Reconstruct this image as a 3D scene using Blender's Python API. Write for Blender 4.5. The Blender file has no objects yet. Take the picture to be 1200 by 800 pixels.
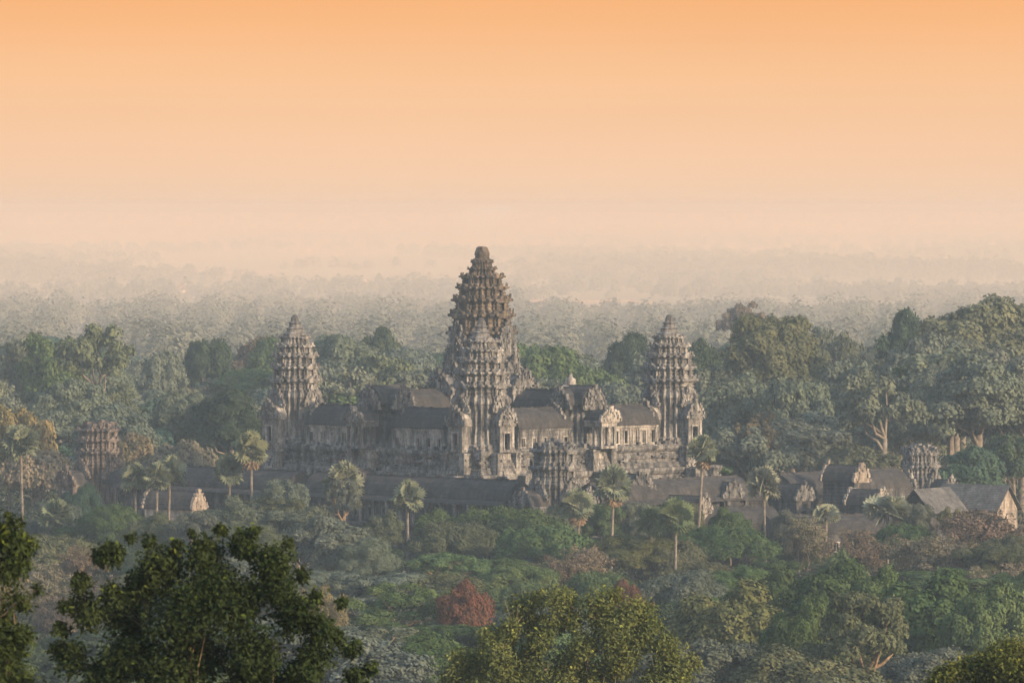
import bpy, math, random
import numpy as np
from mathutils import Vector, Matrix, noise

# ------------------------------------------------------------------ camera, light, exposure
F, HY, HC = 7123.0, 240.0, 74.5          # focal length in photo pixels, horizon row, eye height (m)
sc = bpy.context.scene
COL = sc.collection
SUN_AZ, SUN_EL = math.radians(126), math.radians(17)
TO_SUN = Vector((math.sin(SUN_AZ) * math.cos(SUN_EL), math.cos(SUN_AZ) * math.cos(SUN_EL), math.sin(SUN_EL)))

cam_d = bpy.data.cameras.new("camera")
cam = bpy.data.objects.new("camera", cam_d)
COL.objects.link(cam)
cam.location = (0, 0, HC)
cam.rotation_euler = (math.radians(90), 0, 0)
cam_d.sensor_width = 36
cam_d.lens = 36 * F / 1200
cam_d.shift_y = -(400 - HY) / 1200
cam_d.clip_start, cam_d.clip_end = 1.0, 90000
cam_d.dof.use_dof = True
cam_d.dof.focus_distance = 1240
cam_d.dof.aperture_fstop = 5.6
sc.camera = cam

sc.render.engine = "CYCLES"
sc.cycles.max_bounces = 5
sc.cycles.diffuse_bounces = 2
sc.cycles.glossy_bounces = 1
sc.cycles.transmission_bounces = 2
sc.cycles.volume_bounces = 1
sc.cycles.use_denoising = True
sc.cycles.sample_clamp_indirect = 4.0
sc.view_settings.view_transform = "Standard"
sc.view_settings.look = "None"
sc.view_settings.exposure = 1.43
sc.view_settings.gamma = 1.0

world = bpy.data.worlds.new("World")
sc.world = world
world.use_nodes = True
wt = world.node_tree
wt.nodes.clear()
wo = wt.nodes.new("ShaderNodeOutputWorld")
sky = wt.nodes.new("ShaderNodeTexSky")
sky.sky_type = "NISHITA"
sky.sun_disc = False
sky.sun_elevation = SUN_EL
sky.sun_rotation = SUN_AZ
sky.air_density, sky.dust_density, sky.ozone_density = 1.2, 1.6, 0.8
bg_sky = wt.nodes.new("ShaderNodeBackground")
bg_sky.inputs[1].default_value = 0.15
wt.links.new(sky.outputs[0], bg_sky.inputs[0])
# the glowing dusk band low on the horizon, by elevation of the sky direction
tc = wt.nodes.new("ShaderNodeTexCoord")
sx = wt.nodes.new("ShaderNodeSeparateXYZ")
wt.links.new(tc.outputs["Generated"], sx.inputs[0])
ramp = wt.nodes.new("ShaderNodeMapRange")
ramp.inputs[1].default_value, ramp.inputs[2].default_value = 0.0, 0.05
wt.links.new(sx.outputs[2], ramp.inputs[0])
cr = wt.nodes.new("ShaderNodeValToRGB")
els = cr.color_ramp.elements
els[0].position, els[0].color = 0.0, (0.87, 0.62, 0.44, 1)
els[1].position, els[1].color = 1.0, (0.945, 0.44, 0.17, 1)
for p, c in ((0.16, (0.92, 0.60, 0.39, 1)), (0.40, (0.95, 0.57, 0.32, 1)), (0.66, (0.955, 0.485, 0.215, 1))):
    e = els.new(p)
    e.color = c
wt.links.new(ramp.outputs[0], cr.inputs[0])
bg_band = wt.nodes.new("ShaderNodeBackground")
bg_band.inputs[1].default_value = 0.371
mpw = wt.nodes.new("ShaderNodeMapping")
mpw.inputs["Scale"].default_value = (6, 6, 50)
wt.links.new(tc.outputs["Generated"], mpw.inputs[0])
nz = wt.nodes.new("ShaderNodeTexNoise")
nz.inputs["Scale"].default_value = 1.0
nz.inputs["Detail"].default_value = 4
wt.links.new(mpw.outputs[0], nz.inputs["Vector"])
nr_ = wt.nodes.new("ShaderNodeMapRange")
nr_.inputs[3].default_value, nr_.inputs[4].default_value = 0.94, 1.06
wt.links.new(nz.outputs[0], nr_.inputs[0])
hsw = wt.nodes.new("ShaderNodeHueSaturation")
wt.links.new(nr_.outputs[0], hsw.inputs["Value"])
wt.links.new(cr.outputs[0], hsw.inputs["Color"])
wt.links.new(hsw.outputs[0], bg_band.inputs[0])
fac = wt.nodes.new("ShaderNodeMapRange")
fac.inputs[1].default_value, fac.inputs[2].default_value = 0.05, 0.30
wt.links.new(sx.outputs[2], fac.inputs[0])
mixw = wt.nodes.new("ShaderNodeMixShader")
wt.links.new(fac.outputs[0], mixw.inputs[0])
wt.links.new(bg_band.outputs[0], mixw.inputs[1])
wt.links.new(bg_sky.outputs[0], mixw.inputs[2])
wt.links.new(mixw.outputs[0], wo.inputs[0])

sun_d = bpy.data.lights.new("sun", "SUN")
sun_d.energy = 2.3
sun_d.angle = math.radians(0.6)
sun_d.color = (1.0, 0.77, 0.52)
sun = bpy.data.objects.new("sun", sun_d)
COL.objects.link(sun)
sun.location = (300, -200, 400)
sun.rotation_euler = (-TO_SUN).to_track_quat("-Z", "Y").to_euler()

HAZE_DENSITY = 0.00021
MIST_DENSITY = 0.00090

# ------------------------------------------------------------------ helpers
def P(px, py, Y):
    return Vector(((px - 600) * Y / F, Y, HC - (py - HY) * Y / F))


def terrain(x, y):
    d = math.hypot(x * 0.6, y + 10)
    pts = ((0, 72.6), (25, 71.5), (60, 64), (130, 50), (250, 31), (350, 19), (500, 8), (650, 2.5), (800, 0.4), (1000, 0.0))
    h = 0.0
    for (a, ha), (b, hb) in zip(pts, pts[1:]):
        if a <= d <= b:
            t = (d - a) / (b - a)
            h = ha + (hb - ha) * t
            break
    return h


def props(o, label=None, cat=None, group=None, kind=None):
    if label: o["label"] = label
    if cat: o["category"] = cat
    if group: o["group"] = group
    if kind: o["kind"] = kind
    return o


def thing(name, label, cat, loc=(0, 0, 0), rz=0.0, group=None):
    o = bpy.data.objects.new(name, None)
    o.empty_display_size = 1
    COL.objects.link(o)
    o.location = loc
    o.rotation_euler = (0, 0, rz)
    return props(o, label, cat, group)


class MB:
    """collects polygons; build() links them as one mesh object"""
    def __init__(self):
        self.v, self.f, self.m = [], [], []
        self.M = None

    def add(self, verts, faces, mi=0):
        n = len(self.v)
        if self.M is not None:
            verts = [self.M @ Vector(p) for p in verts]
        self.v.extend(tuple(p) for p in verts)
        self.f.extend(tuple(i + n for i in f) for f in faces)
        self.m.extend([mi] * len(faces))

    def box(self, x0, x1, y0, y1, z0, z1, mi=0):
        v = [(x, y, z) for z in (z0, z1) for y in (y0, y1) for x in (x0, x1)]
        self.add(v, [(0, 2, 3, 1), (4, 5, 7, 6), (0, 1, 5, 4), (2, 6, 7, 3), (0, 4, 6, 2), (1, 3, 7, 5)], mi)

    def loft(self, rings, cap0=False, cap1=True, mi=0):
        k = len(rings[0])
        v = [p for r in rings for p in r]
        f = []
        for j in range(len(rings) - 1):
            for i in range(k):
                a, b = j * k + i, j * k + (i + 1) % k
                f.append((a, b, b + k, a + k))
        if cap0: f.append(tuple(range(k - 1, -1, -1)))
        if cap1: f.append(tuple((len(rings) - 1) * k + i for i in range(k)))
        self.add(v, f, mi)

    def slab(self, outline, x0, x1, mi=0):
        """outline in (y,z), thickness x0..x1"""
        n = len(outline)
        v = [(x0, y, z) for y, z in outline] + [(x1, y, z) for y, z in outline]
        f = [tuple(range(n - 1, -1, -1)), tuple(range(n, 2 * n))]
        for i in range(n):
            j = (i + 1) % n
            f.append((i, j, j + n, i + n))
        self.add(v, f, mi)

    def tube(self, pts, radii, k=5, mi=0):
        rings = []
        pts = [Vector(p) for p in pts]
        for i, p in enumerate(pts):
            d = (pts[min(i + 1, len(pts) - 1)] - pts[max(i - 1, 0)]).normalized()
            a = d.orthogonal().normalized() if abs(d.z) > 0.95 else d.cross(Vector((0, 0, 1))).normalized()
            b = d.cross(a)
            rings.append([p + (a * math.cos(t) + b * math.sin(t)) * radii[i] for t in [2 * math.pi * q / k for q in range(k)]])
        self.loft(rings, False, True, mi)

    def mesh(self, name, mats, amp=0.0, freq=1.0, seed=0.0, smooth=False):
        v = self.v
        if amp:
            s = Vector((seed * 7.3, seed * 3.1, seed * 5.7))
            out = []
            for p in v:
                q = Vector(p)
                n = noise.noise_vector(q * freq + s) * amp + noise.noise_vector(q * freq * 3.1 + s) * amp * 0.45
                out.append(tuple(q + Vector((n.x, n.y, n.z * 0.6))))
            v = out
        me = bpy.data.meshes.new(name)
        me.from_pydata(v, [], self.f)
        for mt in (mats if isinstance(mats, (list, tuple)) else [mats]):
            me.materials.append(mt)
        if any(self.m):
            me.polygons.foreach_set("material_index", self.m)
        if smooth:
            me.polygons.foreach_set("use_smooth", [True] * len(me.polygons))
        me.update()
        return me

    def build(self, name, mats, parent=None, **kw):
        o = bpy.data.objects.new(name, self.mesh(name, mats, **kw))
        COL.objects.link(o)
        if parent: o.parent = parent
        return o


def np_mesh(name, verts, quads_n, k, mats):
    """verts: (quads_n*k,3) array of separate k-gons"""
    me = bpy.data.meshes.new(name)
    nv = quads_n * k
    me.vertices.add(nv)
    me.vertices.foreach_set("co", np.ascontiguousarray(verts, dtype=np.float32).ravel())
    me.loops.add(nv)
    me.loops.foreach_set("vertex_index", np.arange(nv, dtype=np.int32))
    me.polygons.add(quads_n)
    me.polygons.foreach_set("loop_start", np.arange(0, nv, k, dtype=np.int32))
    me.polygons.foreach_set("loop_total", np.full(quads_n, k, dtype=np.int32))
    for mt in mats: me.materials.append(mt)
    me.update(calc_edges=True)
    return me


# ------------------------------------------------------------------ materials
def node_mat(name):
    m = bpy.data.materials.new(name)
    m.use_nodes = True
    t = m.node_tree
    b = t.nodes["Principled BSDF"]
    b.inputs["Roughness"].default_value = 0.9
    b.inputs["Specular IOR Level"].default_value = 0.2
    return m, t, b


def mixc(t, fac_socket, a, b):
    n = t.nodes.new("ShaderNodeMix")
    n.data_type = "RGBA"
    t.links.new(fac_socket, n.inputs[0])
    for i, c in ((6, a), (7, b)):
        if isinstance(c, tuple): n.inputs[i].default_value = (*c, 1)
        else: t.links.new(c, n.inputs[i])
    return n.outputs[2]


def tex_noise(t, coord, scale, detail=3, mapping=None, lo=0.4, hi=0.6):
    if mapping:
        mp = t.nodes.new("ShaderNodeMapping")
        mp.inputs["Scale"].default_value = mapping
        t.links.new(coord, mp.inputs[0])
        coord = mp.outputs[0]
    n = t.nodes.new("ShaderNodeTexNoise")
    n.inputs["Scale"].default_value = scale
    n.inputs["Detail"].default_value = detail
    t.links.new(coord, n.inputs["Vector"])
    r = t.nodes.new("ShaderNodeMapRange")
    r.inputs[1].default_value, r.inputs[2].default_value = lo, hi
    t.links.new(n.outputs[0], r.inputs[0])
    return r.outputs[0]


def stone_mat(name, mid, dark, pale, streak=0.6, lichen=(0.40, 0.62), palef=(0.52, 0.72), courses=0.42):
    m, t, b = node_mat(name)
    g = t.nodes.new("ShaderNodeTexCoord").outputs["Object"]
    n1 = tex_noise(t, g, 0.35, 4, None, *palef)
    c = mixc(t, n1, mid, pale)
    n2 = tex_noise(t, g, 0.9, 5, (1, 1, 0.22), *lichen)
    c = mixc(t, n2, c, dark)
    n4 = tex_noise(t, g, 1.5, 3, (1, 1, 0.05), 0.46, 0.60)
    m4 = t.nodes.new("ShaderNodeMath"); m4.operation = "MULTIPLY"; m4.inputs[1].default_value = 0.38
    t.links.new(n4, m4.inputs[0])
    c = mixc(t, m4.outputs[0], c, mixc(t, n1, dark, mid))
    n3 = tex_noise(t, g, 2.6, 3, (1, 1, 0.6), 0.3, 0.7)
    mul = t.nodes.new("ShaderNodeMix"); mul.data_type = "RGBA"; mul.blend_type = "MULTIPLY"; mul.inputs[0].default_value = streak
    t.links.new(c, mul.inputs[6])
    t.links.new(n3, mul.inputs[7])
    t.links.new(mul.outputs[2], b.inputs["Base Color"])
    # block courses and roughness of weathered stone
    wv = t.nodes.new("ShaderNodeTexWave"); wv.bands_direction = "Z"
    wv.inputs["Scale"].default_value = courses; wv.inputs["Distortion"].default_value = 1.2; wv.inputs["Detail"].default_value = 2
    t.links.new(g, wv.inputs[0])
    ad = t.nodes.new("ShaderNodeMath"); ad.operation = "ADD"
    t.links.new(wv.outputs[1], ad.inputs[0]); t.links.new(n3, ad.inputs[1])
    bp = t.nodes.new("ShaderNodeBump"); bp.inputs["Strength"].default_value = 0.4; bp.inputs["Distance"].default_value = 0.10
    t.links.new(ad.outputs[0], bp.inputs["Height"])
    t.links.new(bp.outputs[0], b.inputs["Normal"])
    return m


STONE = stone_mat("grey_sandstone", (0.215, 0.206, 0.198), (0.052, 0.052, 0.054), (0.42, 0.40, 0.375))
PALE = stone_mat("pale_sandstone", (0.28, 0.258, 0.235), (0.060, 0.057, 0.057), (0.44, 0.405, 0.365), 0.5, (0.46, 0.72), (0.42, 0.62))
OCHRE = stone_mat("ochre_sandstone", (0.175, 0.135, 0.098), (0.042, 0.036, 0.031), (0.33, 0.265, 0.20))
TOWERST = stone_mat("weathered_tower_sandstone", (0.215, 0.203, 0.192), (0.056, 0.054, 0.054), (0.42, 0.395, 0.365), 0.6, (0.44, 0.64), (0.46, 0.68))
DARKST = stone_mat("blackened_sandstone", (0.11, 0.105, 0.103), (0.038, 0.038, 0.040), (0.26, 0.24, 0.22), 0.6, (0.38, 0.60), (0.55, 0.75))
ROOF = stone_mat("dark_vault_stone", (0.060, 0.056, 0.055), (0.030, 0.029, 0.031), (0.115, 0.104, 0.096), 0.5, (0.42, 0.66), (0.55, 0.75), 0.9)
GLOOM = stone_mat("gloom_black_stone", (0.035, 0.032, 0.03), (0.02, 0.02, 0.02), (0.05, 0.045, 0.04))  # near-black: indoor shade put into the colour; also the black gable end
TIN = stone_mat("weathered_grey_sheet_roof", (0.11, 0.107, 0.105), (0.055, 0.055, 0.056), (0.17, 0.165, 0.16), 0.4, (0.45, 0.7), (0.45, 0.7), 0.9)
WOOD = stone_mat("pale_weathered_boards", (0.36, 0.31, 0.26), (0.17, 0.14, 0.12), (0.46, 0.41, 0.36), 0.4)


def foliage_mat(name, translucent=0.22):
    m = bpy.data.materials.new(name)
    m.use_nodes = True
    t = m.node_tree
    t.nodes.clear()
    out = t.nodes.new("ShaderNodeOutputMaterial")
    oi = t.nodes.new("ShaderNodeObjectInfo")
    g = t.nodes.new("ShaderNodeTexCoord").outputs["Object"]
    n1 = tex_noise(t, g, 0.42, 2, None, 0.30, 0.70)
    n2 = tex_noise(t, g, 2.2, 2, None, 0.30, 0.70)
    ad = t.nodes.new("ShaderNodeMath"); ad.operation = "ADD"
    t.links.new(n1, ad.inputs[0]); t.links.new(n2, ad.inputs[1])
    r = t.nodes.new("ShaderNodeMapRange")
    r.inputs[1].default_value, r.inputs[2].default_value = 0, 2
    r.inputs[3].default_value, r.inputs[4].default_value = 0.65, 1.9
    t.links.new(ad.outputs[0], r.inputs[0])
    hs = t.nodes.new("ShaderNodeHueSaturation")
    hr = t.nodes.new("ShaderNodeMapRange"); hr.inputs[3].default_value, hr.inputs[4].default_value = 0.512, 0.482
    t.links.new(n1, hr.inputs[0])
    t.links.new(hr.outputs[0], hs.inputs["Hue"])
    t.links.new(r.outputs[0], hs.inputs["Value"])
    t.links.new(oi.outputs["Color"], hs.inputs["Color"])
    d = t.nodes.new("ShaderNodeBsdfDiffuse")
    tr = t.nodes.new("ShaderNodeBsdfTranslucent")
    mx = t.nodes.new("ShaderNodeMixShader"); mx.inputs[0].default_value = translucent
    t.links.new(hs.outputs[0], d.inputs[0]); t.links.new(hs.outputs[0], tr.inputs[0])
    t.links.new(d.outputs[0], mx.inputs[1]); t.links.new(tr.outputs[0], mx.inputs[2])
    t.links.new(mx.outputs[0], out.inputs[0])
    return m


LEAF = foliage_mat("leaves", 0.14)


def plain_mat(name, c, c2=None, scale=1.0):
    m, t, b = node_mat(name)
    g = t.nodes.new("ShaderNodeTexCoord").outputs["Object"]
    n = tex_noise(t, g, scale, 4, None, 0.35, 0.65)
    o = mixc(t, n, c, c2 or tuple(x * 0.6 for x in c))
    t.links.new(o, b.inputs["Base Color"])
    return m


BARK = plain_mat("pale_bark", (0.19, 0.165, 0.14), (0.09, 0.075, 0.06), 1.3)
PALEBARK = plain_mat("bare_pale_bark", (0.36, 0.28, 0.20), (0.20, 0.15, 0.10), 2.0)
DBARK = plain_mat("dark_bark", (0.11, 0.085, 0.06), (0.055, 0.042, 0.03), 1.5)
TANBARK = plain_mat("tan_bark", (0.25, 0.18, 0.115), (0.12, 0.08, 0.05), 3.0)
DRYFROND = plain_mat("dry_fronds", (0.20, 0.145, 0.095), (0.12, 0.085, 0.055), 2.0)

# ------------------------------------------------------------------ ground, fields
def ground():
    m, t, b = node_mat("plain_earth_and_scrub")
    g = t.nodes.new("ShaderNodeTexCoord").outputs["Object"]
    a = tex_noise(t, g, 0.004, 4, (1, 0.25, 1), 0.40, 0.62)
    c = mixc(t, a, (0.17, 0.150, 0.095), (0.34, 0.235, 0.145))
    a2 = tex_noise(t, g, 0.05, 4, (1, 0.5, 1), 0.35, 0.6)
    c = mixc(t, a2, c, (0.12, 0.112, 0.07))
    t.links.new(c, b.inputs["Base Color"])
    ys = [-500, -250, -100, -50, -10, 10, 30, 60, 95, 130, 190, 250, 300, 350, 420, 500, 570, 650, 720, 800, 900, 1000, 1100, 1200, 1350, 1500, 1700, 2000, 2500, 3200, 4200, 5600, 7500, 10000, 14000, 19000, 25000, 29000]
    xs = [-5500, -3000, -1500, -800, -500, -350, -250, -180, -130, -90, -60, -35, -15, 0, 15, 35, 60, 90, 130, 180, 250, 350, 500, 800, 1500, 3000, 5500]
    mb = MB()
    v = [(x, y, terrain(x, y)) for y in ys for x in xs]
    n = len(xs)
    f = [(j * n + i, j * n + i + 1, (j + 1) * n + i + 1, (j + 1) * n + i) for j in range(len(ys) - 1) for i in range(n - 1)]
    mb.add(v, f)
    props(mb.build("ground", m, smooth=True), kind="structure")


ground()
FIELD = plain_mat("dry_rice_field", (0.50, 0.27, 0.15), (0.38, 0.23, 0.13), 0.01)
FIELDS = [(395, 356, 130, 5), (690, 354, 150, 4), (30, 341, 80, 5), (170, 345, 90, 4), (560, 331, 120, 3), (250, 319, 150, 3), (820, 322, 150, 3),
          (1040, 311, 160, 3), (120, 302, 160, 3), (420, 298, 140, 2.4), (700, 296, 170, 2.4), (950, 291, 170, 2.2), (260, 376, 60, 4), (1000, 333, 90, 3)]
frects = []
for i, (px, py, w, h) in enumerate(FIELDS):
    rnd = random.Random(i)
    y0, y1 = HC * F / (py + h / 2 - HY), HC * F / (py - h / 2 - HY)
    n = 9
    top = [((px - w / 2 + w * k / n - 600) * y1 / F, y1 * (1 + rnd.uniform(-0.012, 0.012)), 0.25) for k in range(n + 1)]
    bot = [((px - w / 2 + w * k / n - 600) * y0 / F, y0 * (1 + rnd.uniform(-0.012, 0.012)), 0.25) for k in range(n + 1)]
    mb = MB()
    mb.add(bot + top, [(k, k + 1, n + 2 + k, n + 1 + k) for k in range(n)])
    props(mb.build("field", FIELD), kind="structure")
    frects.append((px - w / 2, px + w / 2, y0, y1))

# ------------------------------------------------------------------ temple pieces
R45 = math.radians(45)
TC = Vector((-6.4, 1300.0, 0))            # centre of the temple mountain
Z0 = 23.5                                 # floor of the upper terrace


def T2W(x, y, z=0.0):
    c, s = math.cos(R45), math.sin(R45)
    return Vector((TC.x + x * c - y * s, TC.y + x * s + y * c, z))


QUAD = [(1, -.34), (1, .34), (.9, .34), (.9, .56), (.75, .56), (.75, .75), (.56, .75), (.56, .9), (.34, .9)]


def redent(res):
    pts = []
    for q in range(4):
        c, s = (1, 0, -1, 0)[q], (0, 1, 0, -1)[q]
        pts += [(x * c - y * s, x * s + y * c) for x, y in QUAD]
    out = []
    for i, p in enumerate(pts):
        r = pts[(i + 1) % len(pts)]
        n = max(1, int(round(math.hypot(r[0] - p[0], r[1] - p[1]) / res)))
        for k in range(n):
            out.append((p[0] + (r[0] - p[0]) * k / n, p[1] + (r[1] - p[1]) * k / n))
    return out


RED = redent(0.14)
CORNERS = [(1, .34), (.9, .56), (.75, .75), (.56, .9), (.34, 1)]
PED = [(.50, 0), (.57, .07), (.52, .20), (.46, .27), (.48, .36), (.37, .45), (.36, .54), (.25, .65), (.23, .74), (.10, .86), (0, 1.0)]
PEDIMENT = PED + [(-a, b) for a, b in PED[-2::-1]]


def rows_to_rings(rows, poly=RED):
    return [[(x * r, y * r, z) for x, y in poly] for r, z in rows]


def antefix(mb, x, y, z, ang, w, h, t=0.28, lean=0.05):
    c, s = math.cos(ang), math.sin(ang)
    pr = [(-.5, 0), (.5, 0), (.52, .35), (.36, .68), (.1, .92), (0, 1), (-.1, .92), (-.36, .68), (-.52, .35)]
    n = len(pr)
    v = []
    for d in (-t / 2, t / 2):
        for a, b in pr:
            o = d + lean * b * h
            v.append((x + o * c - a * w * s, y + o * s + a * w * c, z + b * h))
    f = [tuple(range(n - 1, -1, -1)), tuple(range(n, 2 * n))] + [(i, (i + 1) % n, (i + 1) % n + n, i + n) for i in range(n)]
    mb.add(v, f)


def tier(root, z0, z1, r0, r1, mat, rnd, name="tier", keep=0.85):
    h = z1 - z0
    mb = MB()
    mb.loft(rows_to_rings([(r0 * .97, z0 - .02), (r0 * .97, z0 + .09 * h), (r0 * .90, z0 + .12 * h), (r0 * .885, z0 + .30 * h), (r0 * .92, z0 + .33 * h), (r0 * .92, z0 + .37 * h), (r0 * .875, z0 + .40 * h), (r0 * .87, z0 + .54 * h), (r0 * .93, z0 + .57 * h),
                           (r0 * .93, z0 + .63 * h), (r0 * .90, z0 + .65 * h), (r0 * 1.04, z0 + .69 * h), (r0 * 1.06, z0 + .77 * h), (r0 * 1.04, z0 + .85 * h), (r1 * .97, z0 + .90 * h), (r1 * .95, z1)]))
    zt = z0 + .85 * h
    for q in range(4):
        a0 = q * math.pi / 2
        for (x, y) in CORNERS:
            if rnd.random() > keep: continue
            a = a0 + math.atan2(y, x)
            R = math.hypot(x, y) * r0 * .95
            antefix(mb, R * math.cos(a), R * math.sin(a), zt, a, r0 * .15 * rnd.uniform(.7, 1.2), h * rnd.uniform(.22, .36))
        if rnd.random() < keep + .1:                     # false door in the middle of each face, with its own small pediment
            mb.M = Matrix.Rotation(a0, 4, "Z")
            w = r0 * .24
            mb.box(r0 * .86, r0 * .985, -w, -w * .55, z0 + .09 * h, z0 + .62 * h)
            mb.box(r0 * .86, r0 * .985, w * .55, w, z0 + .09 * h, z0 + .62 * h)
            mb.slab([(a * 2.0 * w, z0 + .60 * h + b * h * .5) for a, b in PEDIMENT], r0 * .9, r0 * 1.05)
            mb.M = None
    return mb.build(name, mat, root, amp=0.11 + 0.008 * r0, freq=0.7, seed=rnd.random() * 9)


def roof_profile(w, h):
    hp = [(1, 0), (1.0, .10), (.93, .33), (.76, .62), (.50, .84), (.24, .96), (.10, 1.0), (.07, 1.07)]
    return [(a * w, b * h) for a, b in hp] + [(-a * w, b * h) for a, b in hp[::-1]]


def vault(mb, x0, x1, w, h, z, seg=1.0, mi=0):
    """ogival stone vault running along x"""
    pr = roof_profile(w, h)
    n = max(2, int(round((x1 - x0) / seg)))
    rings = []
    for i in range(n + 1):
        x = x0 + (x1 - x0) * i / n
        rings.append([(x, y, z + q) for y, q in pr])
    mb.loft(rings, True, True, mi)


def porch(root, ang, d0, d1, w, z0, hw, hp, mat, door=None, rnd=random.Random(3), roofmat=None, pedmat=None, columns=False):
    """projecting porch of a tower or pavilion; +x points out"""
    mb = MB()
    mb.M = Matrix.Rotation(ang, 4, "Z")
    dw = door or w * .34
    dh = hw * .74
    if columns:
        mb.box(d0, d1, -w / 2 - .2, w / 2 + .2, z0, z0 + .5)
        mb.box(d0, d1, -w / 2, w / 2, z0 + hw * .84, z0 + hw)
        mb.box(d0, d0 + .3, -w / 2 + .1, w / 2 - .1, z0 + .5, z0 + hw * .84, 1)
    else:
        mb.box(d0, d1 - .6, -w / 2, -w / 2 + .5, z0, z0 + hw)
        mb.box(d0, d1 - .6, w / 2 - .5, w / 2, z0, z0 + hw)
        for s in (-1, 1):
            a, b = sorted((s * w / 2, s * dw / 2))
            mb.box(d1 - .6, d1, a, b, z0, z0 + dh)
            a, b = sorted((s * (w / 2 + .12), s * (w / 2 - .5)))
            mb.box(d1 - .55, d1 + .14, a, b, z0 + .02, z0 + hw - .03)
        mb.box(d1 - .6, d1, -w / 2 + .02, w / 2 - .02, z0 + dh, z0 + hw)
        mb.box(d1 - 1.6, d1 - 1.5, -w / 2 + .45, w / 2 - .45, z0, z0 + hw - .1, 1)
        mb.box(d0, d1 + .3, -w / 2 - .3, w / 2 + .3, z0 - .05, z0 + .45)
    mb.box(d0, d1 + .25, -w / 2 - .28, w / 2 + .28, z0 + hw, z0 + hw + .45)
    o = mb.build("porch", [mat, GLOOM], root, amp=0.07, freq=0.9, seed=ang + d1)
    if columns:
        for x in (d1 - .5, (d0 + d1) / 2):
            for y in (-w / 2 + .35, w / 2 - .35):
                cb = MB(); cb.M = Matrix.Rotation(ang, 4, "Z")
                cb.box(x - .34, x + .34, y - .34, y + .34, z0 + .5, z0 + .9)
                cb.box(x - .25, x + .25, y - .25, y + .25, z0 + .9, z0 + hw * .78)
                cb.box(x - .34, x + .34, y - .34, y + .34, z0 + hw * .78, z0 + hw * .84)
                cb.build("column", mat, o)
    rb = MB(); rb.M = Matrix.Rotation(ang, 4, "Z")
    vault(rb, d0, d1 - .15, w / 2 + .2, hp * .72, z0 + hw + .45, .8)
    rb.build("porch_roof", roofmat or mat, o, amp=0.14, freq=0.6, seed=ang)
    pb = MB(); pb.M = Matrix.Rotation(ang, 4, "Z")
    pw = w + 1.1
    pb.slab([(a * pw, z0 + hw + .2 + b * hp) for a, b in PEDIMENT], d1 - .15, d1 + .38)
    pb.slab([(a * pw * .62, z0 + hw + .35 + b * hp * .62) for a, b in PEDIMENT], d1 + .38, d1 + .55)
    carve(pb, pw, z0 + hw + .25, hp, d1 + .5, 18, rnd)
    pb.build("pediment", pedmat or mat, o, amp=0.14, freq=0.9, seed=ang * 2 + w)
    if not columns:
        fb = MB(); fb.M = Matrix.Rotation(ang, 4, "Z")
        for s in (-1, 1):
            y = s * (dw / 2 + .12)
            fb.box(d1 + .002, d1 + .18, y - .12, y + .12, z0 + .4, z0 + dh)
        fb.box(d1 + .003, d1 + .2, -dw / 2 - .35, dw / 2 + .35, z0 + dh, z0 + dh + .35)
        fb.build("door_frame", PALE, o)
    return o


def carve(mb, w, z, h, x, n, rnd):
    """broken carved figures and leaf scrolls standing proud of a gable face"""
    for k in range(n):
        b = rnd.random() ** 1.3
        lim = .5 * (1 - b) ** .8
        a = rnd.uniform(-lim, lim)
        s = rnd.uniform(.16, .42)
        zz = z + b * h * .92
        mb.box(x - .1, x + rnd.uniform(.12, .42), a * w - s, a * w + s, zz, zz + rnd.uniform(.3, .8))
    for q in (-1, 1):                                       # flame teeth along the raking edge
        for k in range(6):
            b = (k + rnd.uniform(.2, .8)) / 6
            a = q * np.interp(b, [p[1] for p in PED], [p[0] for p in PED])
            s = rnd.uniform(.15, .35)
            mb.box(x - .5, x + .15, a * w - s, a * w + s, z + b * h - .1, z + b * h + rnd.uniform(.25, .8))


def lotus_finial(root, prof, mat, seed):
    mb = MB()
    k = 18
    mb.loft([[(r * math.cos(2 * math.pi * i / k), r * math.sin(2 * math.pi * i / k), z) for i in range(k)] for r, z in prof])
    return mb.build("lotus_finial", mat, root, amp=0.10, freq=1.1, seed=seed)


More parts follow.
